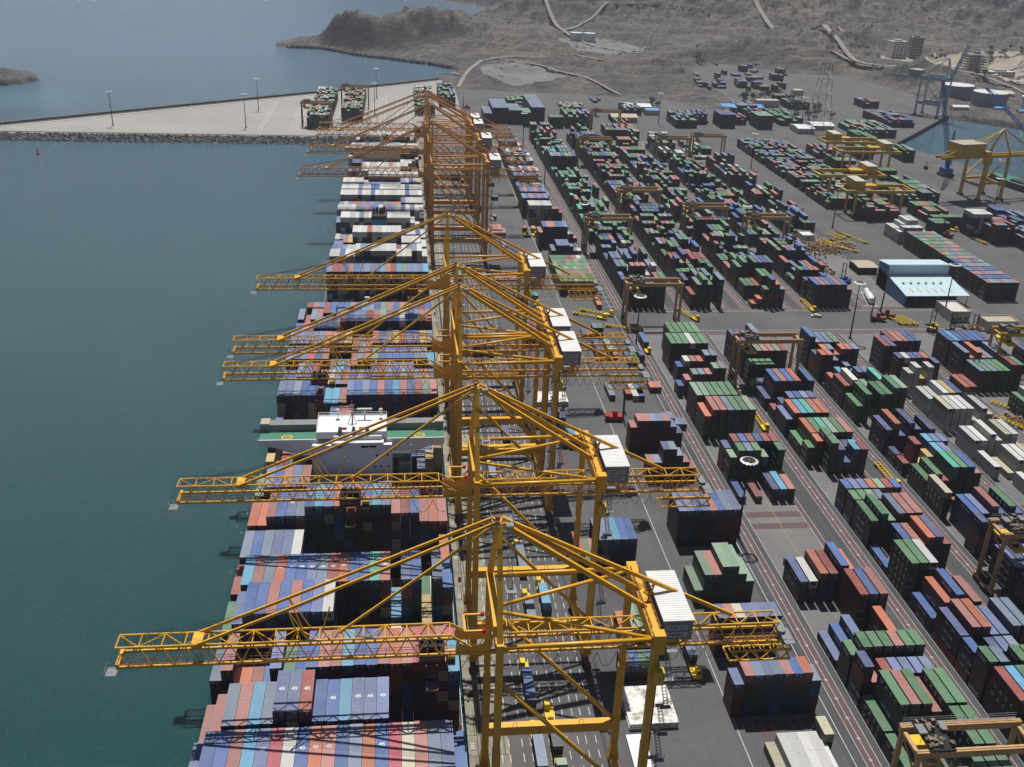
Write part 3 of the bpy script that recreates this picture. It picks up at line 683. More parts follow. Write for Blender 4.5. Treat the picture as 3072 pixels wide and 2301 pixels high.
    for s in (-1, 1):
        for xx in (24, 39): m.bar((X(xx-.4), s*11.6-.7, 15.4), (X(xx+.4), s*11.6-.7, 15.4), .1); m.bar((X(xx-.4), s*11.6-.7, 14.3), (X(xx-.4), s*11.6-.7, 15.4), .1); m.bar((X(xx+.4), s*11.6-.7, 14.3), (X(xx+.4), s*11.6-.7, 15.4), .1)
    m.build('beam_rail', MT['steel'], root)
    return root
def make_trolley(mat):
    t_ = empty('crane_trolley'); m = MB(); m.box(-2.6, -2.0, 0, 2.6, 2.0, .9); 
    for q in (-1.6, 0, 1.6): m.lathe([(.1, -.5), (.6, -.5), (.6, .5), (.1, .5)], (q, -.8, 1.5), 10); m.lathe([(.1, -.5), (.6, -.5), (.6, .5), (.1, .5)], (q, .9, 1.5), 10)
    for yy in (-2.9, 2.9): m.bar((-3.2, yy, .9), (3.2, yy, .9), .12); m.bar((-3.2, yy, -.9), (3.2, yy, -.9), .2)
    m.build('trolley_frame', MT['dark'], t_)
    m = MB(); m.box(-2.6, -2.7, -.9, 2.6, 2.7, 0); m.build('trolley_deck', MT['rust'], t_)
    m = MB(); m.box(2.9, -1.2, -2.9, 4.7, 1.2, -.6); c_ = m.build('operator_cab', mat, t_)
    m = MB(); m.box(3.0, -1.26, -2.5, 4.6, -1.2, -1.4); m.build('window', MT['glass'], c_)
    m = MB()
    for sx_ in (-1.6, 1.6):
        for sy in (-.9, .9): m.tube([(sx_, sy, -.5), (sx_*.8, sy*1.5, -4)], .05, 4)
    m.build('hoist_rope', MT['cable'], t_)
    m = MB(); m.box(-.8, -2.4, -4.8, .8, 2.4, -4.2); m.box(-1.22, -6.05, -5.3, -.95, 6.05, -4.95); m.box(.95, -6.05, -5.3, 1.22, 6.05, -4.95)
    for yy in (-6.05, 5.75): m.box(-1.22, yy, -5.3, 1.22, yy+.3, -4.95)
    m.build('spreader', MT['rust'], t_)
    return t_
GR_STS = 'orange and yellow ship to shore cranes along the quay'
NTH = ['nearest', 'second nearest', 'third nearest', 'fourth nearest', 'fifth nearest', 'sixth nearest', 'seventh nearest', 'eighth nearest', 'farthest', 'tenth']
stsA = make_sts(MT['crane']); stsB = make_sts(MT['crane_old'])
STS = [(163, 0, 1), (223, 0, 1), (295.3, 0, 1), (316.4, 0, 1), (378.5, 0, 1), (563.6, 1, 1), (622.8, 1, 1), (690, 1, .93), (722, 1, .90)]
STSL = ['bright yellow lattice boom crane nearest the camera, boom over the near ship bow', 'bright yellow quay crane second from the camera, boom just before the white ship bridge',
        'yellow quay crane third from the camera, close in front of its twin', 'yellow quay crane fourth from the camera, standing tight behind the third one',
        'yellow quay crane fifth from the camera, boom over the gap between the ships', 'orange quay crane sixth from the camera, first of the far group of four',
        'orange quay crane seventh from the camera, boom over the beige ship bridge', 'orange quay crane eighth from the camera, second to last on the quay', 'orange quay crane at the far end of the quay, beside the breakwater']
TROL = [5.0, -13.5, -26, 26, 3.5, 30.5, 8, -10, 12]
trol = make_trolley(MT['rmgy'])
ua = ub = False
for i, (yc, old, sc_) in enumerate(STS):
    if old: place(stsB, ub, (XO, yc, 0), 0, STSL[i], 'quay crane', GR_STS, (1, 1, sc_)); ub = True
    else: place(stsA, ua, (XO, yc, 0), 0, STSL[i], 'quay crane', GR_STS, (1, 1, sc_)); ua = True
    place(trol, i > 0, (TROL[i], yc, 45.8*sc_-.3), 0, 'hoist trolley with cab and spreader hanging on the %s yellow quay crane boom' % NTH[i], 'crane trolley', 'hoist trolleys on the quay cranes')

# ================================================================ SHIPS
def hull(root, x0, x1, ya, yb, zt, bow, stern=0):
    m = MB(); cx = (x0+x1)/2; hw = (x1-x0)/2
    prof = []
    n = 14
    left = [(x0, ya+stern), (x0, yb-bow)] + [(cx-hw*math.cos(i/n*math.pi/2), yb-bow+bow*math.sin(i/n*math.pi/2)) for i in range(1, n)]
    right = [(2*cx-x, y) for x, y in left][::-1]
    poly = left+[(cx, yb)]+right
    if stern: poly = [(x0+5, ya)]+poly+[(x1-5, ya)]
    m.prism(poly[::-1], -6, zt, 0, 1)
    m.build('hull', [MT['hull'], MT['deck']], root)
    m = MB()
    for a, b in zip(poly, poly[1:]+poly[:1]): m.bar((*a, zt+.55), (*b, zt+.55), .12, .12); m.bar((*a, zt+1.1), (*b, zt+1.1), .1, .1)
    m.build('deck_rail', MT['white'], root)
S1 = empty('container_ship', (0, 0, 0), 0, 'huge loaded container ship with white and green bridge, berthed nearest the camera', 'container ship')
hull(S1, -42.3, 12.6, 40, 436, 9.0, 44)
B = lambda m, *a: m.box(*a)
m = MB(); m.box(-26.5, 266, 9, -3.5, 277, 37.2); m.box(-21.1, 265.6, 37.2, -5.9, 276, 38.2)
dh = m.build('deckhouse', MT['shipwhite'], S1)
m = MB()
for (x, z) in ((-8, 33.8), (-10.6, 30), (-6.8, 30), (-4.6, 30), (-11.9, 26.3), (-10.6, 26.3), (-8.6, 30), (-4.6, 26.3), (-11.5, 22.5), (-9, 22.5), (-4.6, 22.5), (-4.8, 33.8)):
    m.box(x-.28, 265.9, z-.3, x+.28, 266.02, z+.3)
for (x0, x1) in ((-12.5, -10.4), (-10.1, -8.0), (-19.5, -18)): m.box(x0, 265.5, 36.6, x1, 265.62, 37.2)
m.build('porthole_window', MT['glass'], dh)
m = MB(); m.box(-25.5, 268.5, 38.2, -5.0, 279.5, 40.4); m.box(-20.5, 267.5, 38.2, -6.4, 268.5, 39.4); wh_ = m.build('wheelhouse', MT['shipwhite'], S1)
m = MB()
for a, b in (((-25.4, 279.3), (-5.1, 279.3)), ((-25.4, 269), (-25.4, 279.3)), ((-5.1, 269), (-5.1, 279.3))):
    n = 14
    for z_ in (40.9, 41.5): m.bar((*a, z_), (*b, z_), .09)
    for i in range(n+1): f = i/n; m.bar((a[0]+(b[0]-a[0])*f, a[1]+(b[1]-a[1])*f, 40.4), (a[0]+(b[0]-a[0])*f, a[1]+(b[1]-a[1])*f, 41.5), .07)
m.build('roof_rail', MT['white'], wh_)
m = MB(); m.bar((-15.2, 275, 40.4), (-15.2, 275, 47.5), .45, .45, w2=.2, h2=.2); m.bar((-16.6, 275, 44.5), (-13.8, 275, 44.5), .2); m.bar((-16, 275, 46), (-14.4, 275, 46), .15)
for a in (-1.3, 1.3): m.bar((-15.2+a, 273.8, 40.4), (-15.2, 275, 43.5), .14)
m.build('radar_mast', MT['steel'], S1)
m = MB(); m.bar((-11.6, 277, 40.4), (-11.6, 277, 43.3), .5, .5); m.box(-13.8, 276.8, 43.3, -9.4, 277.3, 43.8); m.build('radar_scanner', MT['white'], S1)
for x in (-6.8, -19.6): 
    m = MB(); m.bar((x, 277.5, 40.4), (x, 277.5, 42.0), .2); m.lathe([(.05, 42), (.55, 42.3), (.7, 42.9), (.5, 43.4), (.05, 43.6)], (x, 277.5, 0), 10); m.build('satellite_dome', MT['white'], S1, smooth=True)
for x in (-18.6, -14.6, -10.6):
    m = MB(); m.lathe([(1.1, 0), (.45, 1.7), (.5, 2.2)], (x, 268.9, 39.4), 10); m.build('vent_cowl', MT['steel'], S1, smooth=True)
m = MB()
for x in (-17.6, -12.2): m.box(x-.9, 269.9, 40.42, x+.9, 270.5, 40.9)
m.build('life_ring_box', MT['red'], S1)
for s, (xa, xb, xr) in ((-1, (-42.3, -25.0, -29.5)), (1, (-5.0, 12.0, 1.0))):
    m = MB(); m.box(xa, 268.4, 36.9, xb, 275.5, 37.3); wd = m.build('bridge_wing', MT['shipgreen'], S1)
    xo, xi = (xa, xb) if s < 0 else (xb, xa)
    m = MB(); m.add([(xo, 268.3, 36.2), (xo, 268.3, 38.3), (xi, 268.3, 38.3), (xi, 268.3, 31.5), (xr, 268.3, 32.6), (xo+(xr-xo)*.35, 268.3, 35.9),
                     (xo, 268.0, 36.2), (xo, 268.0, 38.3), (xi, 268.0, 38.3), (xi, 268.0, 31.5), (xr, 268.0, 32.6), (xo+(xr-xo)*.35, 268.0, 35.9)],
                    [(0, 1, 2, 3, 4, 5), (11, 10, 9, 8, 7, 6)]+[(i, i+6, (i+1) % 6+6, (i+1) % 6) for i in range(6)])
    m.build('wing_side', MT['shipwhite'], wd)
    m = MB(); m.box(xa, 275.6, 37.3, xb, 279.0, 39.4); we = m.build('wing_cabin', MT['steel'], S1)
    m = MB(); m.box(xo-.05 if s < 0 else xo-2.6, 275.4, 39.4, xo+2.6 if s < 0 else xo+.05, 279.2, 39.9); m.build('wing_end_cap', MT['shipbeige'], we)
    m = MB(); cxr = -34.3 if s < 0 else 4.6
    pr = [(cxr+1.7*math.cos(a), 271.6+1.5*math.sin(a)) for a in np.linspace(0, 2*math.pi, 21)]; pi_ = [(cxr+1.3*math.cos(a), 271.6+1.1*math.sin(a)) for a in np.linspace(0, 2*math.pi, 21)]
    m.add([(x, y, 37.34) for x, y in pr+pi_], [(i, i+1, i+22, i+21) for i in range(20)]); m.box(cxr-.7, 271.4, 37.3, cxr+.9, 271.75, 37.36); m.box(cxr-.7, 271.0, 37.3, cxr-.4, 272.2, 37.36)
    m.build('winching_mark', MT['yellow'], wd)
    # open stair landing beside the deckhouse
    xa2, xb2 = (-33.0, -26.6) if s < 0 else (-3.4, 2.2)
    m = MB()
    for z_ in (33.5, 29.8, 26.1, 22.4):
        m.box(xa2, 266.2, z_, xb2, 274, z_+.25)
    dk = m.build('stair_landing', MT['shipgreen'], S1)
    m = MB()
    for z_ in (33.5, 29.8, 26.1, 22.4):
        for q in (.6, 1.15): m.bar((xa2, 266.2, z_+q+.2), (xb2, 266.2, z_+q+.2), .08)
        for i in range(8): m.bar((xa2+(xb2-xa2)*i/7, 266.2, z_+.2), (xa2+(xb2-xa2)*i/7, 266.2, z_+1.35), .07)
        for xx in (0, .9):
            m.bar((xa2+2+xx, 267, z_-3.4), (xa2+2+xx, 270.5, z_+.3), .1)
        for i in range(8): m.bar((xa2+2, 267+3.5*i/8, z_-3.4+3.7*i/8), (xa2+2.9, 267+3.5*i/8, z_-3.4+3.7*i/8), .08)
    m.bar((xb2-.1, 266.3, 9), (xb2-.1, 266.3, 37), .25); m.build('ladder_and_rail', MT['white'], dk)
    m = MB()
    for z_ in (31.4, 27.7, 24.0): m.box(xa2+.3 if s > 0 else xb2-1.8, 266.15, z_-1.2, xa2+1.8 if s > 0 else xb2-.3, 266.25, z_+1.2)
    m.build('dark_opening', MT['funnel'], dk)
m = MB(); m.lathe([(.05, -3.2), (1.0, -2.6), (1.25, 0), (1.0, 2.6), (.05, 3.2)], (0, 0, 0), 10); lb = m.build('lifeboat', MT['red'], S1, smooth=True); lb.location = (10.4, 259.5, 15.0); lb.rotation_euler = (R(90), 0, 0)
m = MB(); m.lathe([(.7, 9), (.6, 21.5)], (4.3, 268, 0), 10); m.bar((4.3, 268, 21.6), (10.2, 267, 21.0), .55, .6, w2=.25, h2=.3); m.bar((9.6, 267, 18.5), (9.9, 267, 22.5), .35); m.build('provision_crane', MT['white'], S1)
m = MB(); m.bar((-15, 420, 9), (-15, 420, 27), .8, .8, w2=.5, h2=.5)
for s in (-1, 1): m.bar((-15+s*1.6, 418, 9), (-15+s*.5, 419.6, 24), .35)
m.box(-16.8, 418.8, 24, -13.2, 421, 24.3); m.box(-16, 419.2, 26.6, -14, 420.6, 27.4); m.build('foremast', MT['white'], S1)
LB = [172.6, 188.2, 203.3, 218.6, 234, 249, 296, 323, 339, 353.2, 368.6]
for y in LB:
    m = MB()
    for i in range(22): x = 11.6-2.53*i; m.bar((x, y, 9), (x, y, 17.2), .28)
    for z_ in (11.6, 14.3, 17.0): m.box(-41.8, y-.6, z_, 12, y+.6, z_+.15); m.bar((-41.8, y-.6, z_+1.05), (12, y-.6, z_+1.05), .08)
    m.build('lashing_bridge', MT['lash'], S1)
m = MB()
ycov = [144.8, 158.4, 174.6, 190, 205.2, 220.4, 235, 250.3, 281, 309.2, 324.4, 340, 354.6, 370, 386]
for y in ycov: m.box(-41.8, y, 9.0, 12, y+12.3, 10.85)
m.build('hatch_cover', MT['lash'], S1)
# ---- second ship
S2 = empty('container_ship', (0, 640, 0), 0, 'second loaded container ship with beige bridge and black banded funnel, berthed beyond the nearer ship', 'container ship')
def up(o):
    for c in o.children:
        if c.parent == o: c.location = (c.location.x, c.location.y-640, c.location.z)
hull(S2, -36.8, 12.7, 449, 838, 8.8, 46, 3)
m = MB(); m.box(-15.7, 534.5, 8.8, -7.6, 546, 31.5); fn = m.build('funnel_casing', MT['funnel'], S2)
m = MB(); m.box(-15.76, 534.4, 26.3, -7.54, 546.1, 29.6); m.build('funnel_band', MT['funnelblue'], fn)
m = MB()
for (x, y, r_) in ((-14.5, 540, .5), (-13.2, 541, .4), (-10.4, 541, 1.2), (-12.5, 543.5, .4), (-9, 543.6, .6)): m.lathe([(r_, 31.4), (r_, 34.2), (r_*.8, 34.3)], (x, y, 0), 10)
m.build('exhaust_pipes', MT['funnel'], fn, smooth=True)
m = MB(); m.box(-24.6, 676, 8.8, 0, 689, 36.5); m.box(-24.8, 677, 36.5, .2, 688, 39.0); b2 = m.build('deckhouse', MT['shipbeige'], S2)
m = MB(); m.box(-9.5, 675.9, 17, -6, 676.02, 25)
for x in (-20, -15, -12, -4): m.box(x-.3, 675.9, 30, x+.3, 676.02, 30.7)
m.build('dark_recess', MT['glass'], b2)
m = MB(); m.box(-24.7, 676.5, 39, .1, 688.5, 39.35); m.build('roof', MT['paleroof'], b2)
m = MB(); m.box(-36.4, 679, 34.6, -24.8, 686, 37.6); m.box(.2, 679, 34.6, 12.4, 686, 37.6); m.build('bridge_wing', MT['shipbeige'], S2)
m = MB(); m.bar((-12, 683, 39), (-12, 683, 50), .8, .8, w2=.3, h2=.3); m.bar((-14.4, 683, 45), (-9.6, 683, 45), .4); m.bar((-16, 683, 39), (-12, 683, 44), .25); m.bar((-8, 683, 39), (-12, 683, 44), .25); m.build('mast', MT['shipwhite'], S2)
m = MB(); m.lathe([(.05, -3.4), (1.1, -2.6), (1.3, 0), (1.1, 2.6), (.05, 3.4)], (0, 0, 0), 10); lb = m.build('lifeboat', MT['rtg'], S2, smooth=True); lb.location = (-33.2, 493, 13.5); lb.rotation_euler = (R(90), 0, R(70))
up(S2)

# ================================================================ CONTAINERS
# colour letter: name, roof sRGB (faded and sunlit), side sRGB (paint with shade mixed in)
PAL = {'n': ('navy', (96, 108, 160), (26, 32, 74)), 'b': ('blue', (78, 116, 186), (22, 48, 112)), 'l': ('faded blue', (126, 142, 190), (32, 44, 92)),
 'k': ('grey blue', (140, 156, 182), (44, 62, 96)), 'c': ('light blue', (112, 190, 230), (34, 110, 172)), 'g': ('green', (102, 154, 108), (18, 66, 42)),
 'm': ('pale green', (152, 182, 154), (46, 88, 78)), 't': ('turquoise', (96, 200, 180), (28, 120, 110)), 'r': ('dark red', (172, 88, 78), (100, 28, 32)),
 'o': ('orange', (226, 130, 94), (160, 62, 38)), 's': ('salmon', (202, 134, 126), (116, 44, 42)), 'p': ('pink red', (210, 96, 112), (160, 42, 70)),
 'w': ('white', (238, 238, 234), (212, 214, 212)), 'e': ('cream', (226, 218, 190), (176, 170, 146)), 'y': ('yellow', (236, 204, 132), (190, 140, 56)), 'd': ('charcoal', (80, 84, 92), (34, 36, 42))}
CN = []   # container records
TH = 2.6
def cont(x, y, z, L, c, zone, bay, colm, depth, H=2.59, top=True):
    CN.append(dict(x=x, y=y, z=z, L=L, c=c, zone=zone, bay=bay, col=colm, dep=depth, H=H))
rc = random.Random(21)
def pick(pal): return rc.choice(pal)
def stackrow(zone, bay, x0, pitch, y, hs, cs, pal, L=12.19, zb=0.0, th=TH, H=2.59):
    """one bay: hs = tiers per column, cs = colour letter of each top container"""
    for i, (h, c) in enumerate(zip(hs, cs)):
        h = int(h)
        low = None
        for t_ in range(h):
            if t_ == h-1: cc = c
            else: cc = low if (low and rc.random() < .35) else pick(pal)
            low = cc
            cont(x0+pitch*i, y+rc.uniform(-.12, .12), zb+th*t_, L, cc, zone, bay, i, h-1-t_, H)
# ---- near ship
PS1 = 'nnnnbbllkrrsgoce'
def ship1(bay, y, hs, cs, L=12.19, pal=PS1): stackrow('ship1', bay, -41.58, 2.53, y, hs, cs, pal, L, 11.0, 2.75, 2.7)
ship1(0, 131.0, '788888888888888888887', 'lbsobcwsblosbcslkobwl')
ship1(1, 144.8, '788888888888888888887', 'lbbsclpwbosbkobpesklb')
ship1(2, 158.3, '678888999888888000000', 'ssksckllrbbclllkllsgb'.replace('lr', 'lr'))
ship1(3, 174.6, '785558778888888888887', 'ksodblgbbsscbbsosprsc'.replace('d', 's', 1))
ship1(4, 190.0, '789999999900000444444', 'glbbsbsblwwwwwwwkggpp'[:15]+'wkgggp')
ship1(5, 204.9, '788888888888888488387', 'rcskobblkrobbtsclbykb')
ship1(6, 220.4, '77777733330000111222'+'6', 'kbkllwgtglllwkwrnbgwo')
ship1(7, 235.0, '778888999999999888777', 'oosblkbcloksbcksrbsos')
ship1(8, 250.3, '788888666666666332211', 'mkbslslllkscclbnrnkbg')
ship1(9, 268.0, '654400000000000000567', 'yrgrwwwwwwwwwwwwnnkyy')
ship1(10, 281.5, '733333334333333555555', 'lrgyyylssknrbwbkbbllw')
ship1(11, 294.8, '633333377700000444555', 'lrgyyyelssbnkrnbkllbl')
ship1(12, 309.2, '888888777888888888888', 'llkbbbccslbkbsbcsbrms')
ship1(13, 324.4, '778887777777888888777', 'lbknrswlsbkbnrlbkllsb')
ship1(14, 340.0, '888888666788888888887', 'lblpbskcbsksmbbbbbkkc')
ship1(15, 354.6, '888888888777888888888', 'lllllsssyskssbkyrbbyk')
ship1(16, 370.0, '777888899999999999999', 'bsrkbblsbllrsmbbwblso')
ship1(17, 386.4, '767788766888888888888', 'ksksrbblkbckbmsbssbrb', L=12.19)
ship1(18, 400.0, '077777777777777777770', 'rrslscbbsbkbbbyyblyyr', L=6.06)
# ---- far ship
PS2 = 'wwwkkkwelddknbrw'
def ship2(bay, y, hs, cs, L=12.19): stackrow('ship2', bay, -34.81, 2.49, y, hs, cs, PS2, L, 10.6, 2.74, 2.7)
ship2(0, 455.6, '6666666666666666666', 'lrrbsblkllcorcmlklc')
ship2(1, 479.0, '6666677777777666776', 'wwbwwwckwwwwwwwekww')
ship2(2, 495.0, '5555555555555555556', 'bkkwwkkwwlwwkrwllbw')
ship2(3, 511.0, '4455777777777755556', 'llsywwwowwwwwwwwwww')
ship2(4, 538.0-12.4, '4444444455555555555', 'wklwwwwwdddwwwlwwnw')
ship2(5, 538.2, '6777777700077777657', 'lwwwwkwwwwwwwwwwwww'[:7]+'wdddwwwwwwwd')
for z_ in (): pass
ship2(6, 553.4, '7777777777777777777', 'wwwwklslbwrbkmbwkww')
ship2(7, 570.0, '6666666666666677777', 'kwlooklkklmloslwwww')
ship2(8, 587.0, '7777777777777777777', 'wwwwkwwbwwwwwwwbwww')
ship2(9, 601.5, '7777777777777777777', 'wwwwkwwbbwwwwwwbwww')
ship2(10, 617.0, '7777766666666677777', 'wwwwwlllcllolckwbwe')
ship2(11, 634.0, '5555557777777777777', 'wwwkwwwwwwwwwwwwwww')
ship2(12, 648.0, '3333777777777755555', 'kkkwwwwwwwwwwwwwllw')
ship2(13, 661.0, '2223777777777777433', 'nnnwwwwwwwwswwwwwnn')
ship2(14, 676.5, '4443000000000003344', 'knnnwwwwwwwwwwwwlbk')
ship2(15, 694.0, '6555555555555555556', 'wnnnsssssssssswwwww')
ship2(16, 712.0, '7666666666666666666', 'wwwwrrsssssrrssswww')
ship2(17, 732.5, '6666666666666666666', 'wksewwwwwwwbwewwwwe')
ship2(18, 748.0, '5555555555555555555', 'wkwwewwkwswwwwwwwww')
ship2(19, 772.0, '0566666666666666650', 'wwwwkwwwwewwwwwwkww')
ship2(20, 795.0, '0055555555555555500', 'wwwlwwlwewwskwwwwww')
# ---- apron stacks
PAP = 'nnnbblrrskkdgc'
Y20_ = 6.06
def apron(bay, y, x0, hs, cs, L=12.19, pal=PAP, pitch=2.44+.03): stackrow('apron', bay, x0, pitch, y, hs, cs, pal, L)
apron(0, 165.0, 84.6, '1222210', 'ewwwwww')
apron(1, 176.0, 98.6, '2', 'e', 6.06)
apron(2, 188.6, 79.75, '455555554', 'lsklksbok', Y20_)
apron(3, 211.0, 82.1, '5555555', 'bsellll', Y20_)
apron(4, 233.8, 82.6, '2445543', 'mmsmmmm', pal='mmmmmrnm')
apron(5, 246.5, 94.0, '331', 'gmg', 6.06)
apron(6, 264.0, 85.0, '55555555', 'llblsbkl', pal='rnrnbdrb')
apron(7, 304.0, 84.7, '3355432', 'sknkksr', Y20_, pal='nrrbnrd')
apron(8, 326.0, 82.9, '45555543', 'ssskksln', Y20_, pal='nrrbdnr')
apron(9, 343.0, 92.0, '0112211', 'rwnblkl', 6.06)
for i in range(7): apron(10+i, 497.0+6.45*i, 82.0, '33333333', ['gggmgggg', 'gggggmgg', 'msgsssgs', 'ggmgmggs', 'mggmgmgk', 'gggsgmgg', 'ggggrswm'][i], 6.06, 'ggggmrsn')
apron(17, 551.5, 88.0, '444', 'lll'); apron(18, 550.0, 84.8, '3', 'k'); apron(19, 558.0, 96.0, '322', 'kke', 6.06)
apron(20, 580.5, 83.6, '555555', 'bssbbk', pal='nrbrnnd'); apron(21, 577.5, 80.8, '4', 's'); apron(22, 592, 99, '221', 'wks', 6.06)
apron(23, 629.0, 80.9, '555555', 'wwwwww', pal='eekkewde'); apron(24, 640, 97, '332', 'ssr', 6.06)
apron(25, 647.5, 78.8, '5555555', 'kbsbsbk'); apron(26, 664.5, 79.2, '55555554', 'bsblsbkl', pal='nnbrn')
for i, (y, h) in enumerate(((684, 4), (700, 3), (719, 4), (735, 4), (752, 3), (770, 4), (787, 4), (800, 4), (818, 3), (838, 4), (855, 2))):
    n = 8; apron(27+i, y, 81, ''.join(str(max(0, min(5, h+rc.choice((0, 0, -1, 0))))) for _ in range(n)), ''.join(pick('sbkwwlnrgc') for _ in range(n)))
# ---- yard lanes
PG = 'ggggrrgnbm'; PN = 'nnnnrrlbno'; PU = 'gggmmrrnnbkkso'
def yard(s, y, hs, cs, L=12.19, pal=None, dx=0.0, up=False):
    zone = 'lane%d%s' % (s, 'u' if up else '')
    stackrow(zone, round(y*10), X0+.03+SP*s+dx, 2.83, y, hs, cs, pal or PG, L)
Y20 = 6.06
yard(0, 147.0, '2004555', 'gkkgggg'); yard(0, 163.0, '2000055', 'gkkkkgg'); yard(0, 176.2, '2555455', 'gggsgsg'.replace('gggsgsg', 'ggsgsgg'))
yard(0, 189.9, '5344444', 'nsrlllk', Y20, PN); yard(0, 197.3, '4555555', 'ggggsgg', Y20); yard(0, 204.8, '1230041', 'lblkkoc', pal=PN)
yard(0, 218.9, '0000555', 'kkkkrbs', pal=PN); yard(0, 232.6, '3344540', 'nwosbok'.replace('nwosbok', 'nworbok'), pal=PN); yard(0, 246.5, '0100000', 'nbkkkkk', Y20)
yard(0, 288.5, '1010222', 'bkrkncs', pal='rrnbr'); yard(0, 302.0, '4555415', 'mgkgmgg', Y20); yard(0, 308.8, '4555555', 'nrbrbrr', Y20, PN)
yard(0, 334.0, '4555555', 'osskggs'.replace('osskggs', 'osskggm')); yard(0, 347.2, '5555553', 'mmgggGr'.replace('G', 'g')); yard(0, 372.6, '2344455', 'bsmksmk', Y20, 'mmmnrg'); yard(0, 386.0, '0344455', 'kbwsokk', Y20, 'nrmkb')
yard(0, 399.5, '0555555', 'ggggwgg'); yard(0, 412.6, '0055555', 'ggggggm')
yard(1, 150.0, '5555500', 'rgggggg'); yard(1, 162.5, '3555540', 'ggrbsgk'); yard(1, 175.8, '5555550', 'rcgsgkb'); yard(1, 189.6, '5525520', 'gkrggmg', Y20, 'ggrgrn'); yard(1, 196.4, '4344430', 'bnnlkbk', Y20, PN)
yard(1, 203.2, '4554455', 'nsollkk', pal=PN); yard(1, 217.3, '2453430', 'bobosrk', pal=PN); yard(1, 232.6, '5553210', 'ggwnnbr', pal='gggggg'); yard(1, 245.6, '1044554', 'bkbsonr', pal=PN)
yard(1, 259.4, '4545550', 'ggmkssk'); yard(1, 272.4, '4444330', 'ggmkgwk', Y20); yard(1, 279.4, '4444444', 'bllomrb', Y20, PN); yard(1, 306.0, '0054244', 'gkgnbcr', Y20)
yard(1, 312.6, '3454333', 'gogksnc', Y20, PG); yard(1, 319.4, '2444444', 'gogtmgs'); yard(1, 335.6, '3444440', 'loctoos', pal='nbrrnb'); yard(1, 349.0, '2344440', 'rnlbknn', Y20, PN); yard(1, 359.3, '2555505', 'nbsbokb', pal=PN)
yard(1, 373.5, '2223000', 'gnlgkkk', Y20); yard(1, 382.0, '4444020', 'ggggkgr', Y20, 'gg'); yard(1, 390.5, '5055555', 'nkmssmr', pal='mmrn'); yard(1, 404.0, '5506520', 'nnnkkrs', pal=PN)
yard(2, 176, '5555555', 'bnnlcbk', pal=PN); yard(2, 190, '4455544', 'gkgmgrg'); yard(2, 204, '5544555', 'nnbllnb', pal=PN); yard(2, 218, '4455554', 'nlbnbls', pal=PN)
yard(2, 232.2, '4444545', 'lnclbnc', pal=PN); yard(2, 253.0, '5443444', 'nrkncbn', Y20, PN); yard(2, 261.8, '0445454', 'kblsbgb', pal=PN); yard(2, 274.6, '0022222', 'kkoeegg', Y20, 'eg'); yard(2, 275.0, '4000000', 'egggggg')
yard(2, 287.3, '3435554', 'ggrtgbs', pal='ggtgrn'); yard(2, 304.2, '2523440', 'rryyclk', Y20, PN); yard(2, 311, '2002444', 'nkkycll', Y20, PN); yard(2, 320.5, '4535404', 'nonnnkn', pal=PN); yard(2, 345.8, '3505566', 'gkgkggm'.replace('gkgkggm', 'ggkgggm'))
yard(2, 359.4, '4543354', 'rwmbmtr', pal='ggnrb'); yard(2, 372.6, '3433442', 'ocknnlk', Y20, PN); yard(2, 385.2, '5540320', 'osknklk', Y20, PN); yard(2, 391.5, '4554555', 'nokoosk', Y20, PN); yard(2, 399.6, '6555530', 'bklkgck', pal='nnnr')
yard(3, 232, '5544444', 'bnllbbn', pal=PN); yard(3, 246, '3544444', 'bllbnbn', pal=PN); yard(3, 262, '3334430', 'bllnkbn', pal=PN); yard(3, 284.5, '0023320', 'wwwwwww', pal='w'); yard(3, 300.3, '2013333', 'wwewwew', pal='ww')
yard(3, 315.4, '3343442', 'wwwwewe', pal='w'); yard(3, 337.0, '4444243', 'wwwwewe'.replace('wwwwewe', 'ewwwewe'), pal='ww'); yard(3, 351.6, '3344455', 'wwwybor', pal='wwe'); yard(3, 371.0, '4535200', 'wwywwee', Y20, 'w'); yard(3, 381.2, '5555524', 'nwnnorn', Y20, PN)
yard(3, 394.5, '5500000', 'rnnkkkk', pal='nn'); yard(3, 400.2, '0055555', 'kkssskb'.replace('kkssskb', 'kkrssbn'), pal=PN)
yard(4, 300, '2342222', 'wwwwgww', pal='w'); yard(4, 320, '0034333', 'wwgwbgw', pal=PG); yard(4, 345, '0034333', 'wwgwbgw', pal=PG); yard(4, 372.4, '4444455', 'kgkggrg', pal=PG); yard(4, 386.2, '5454455', 'ksoskkn', pal=PN); yard(4, 400, '5555555', 'bcbnbbn', pal=PN)
yard(5, 340, '5555555', 'rgrgggg', pal=PG); yard(5, 354, '5555555', 'rgggsgg', pal=PG); yard(5, 372, '4444444', 'gggggkg', pal=PG); yard(5, 390, '4444444', 'nbbkksn', pal=PN)
cont(245.6, 392.0, 0, 12.19, 'w', 'lane4', 3919, 0, 0)
for (x, y, h, cs) in ((141.5, 476.0, 5, 'n'), ): pass
# beyond the cross road: dense lanes read as one pattern in the photograph
def fill(s, ya, yb, dens, hm, pal, tops, up=True):
    y = ya
    while y < yb:
        L = 12.19 if rc.random() < .42 else Y20
        step = 13.95 if L > 7 else 6.975
        if rc.random() < dens:
            b = rc.choice((hm, hm, hm-1, hm+1, hm-2)); hs = ''; cs = ''; tc = pick(tops)
            for i in range(7):
                h = max(0, min(6, b+rc.choice((0, 0, 0, 0, -1, 1, -2)) if rc.random() > .06 else 0)); hs += str(h)
                if rc.random() < .55: tc = pick(tops)
                cs += tc
            yard(s, y, hs, cs, L, pal, up=up)
        y += step
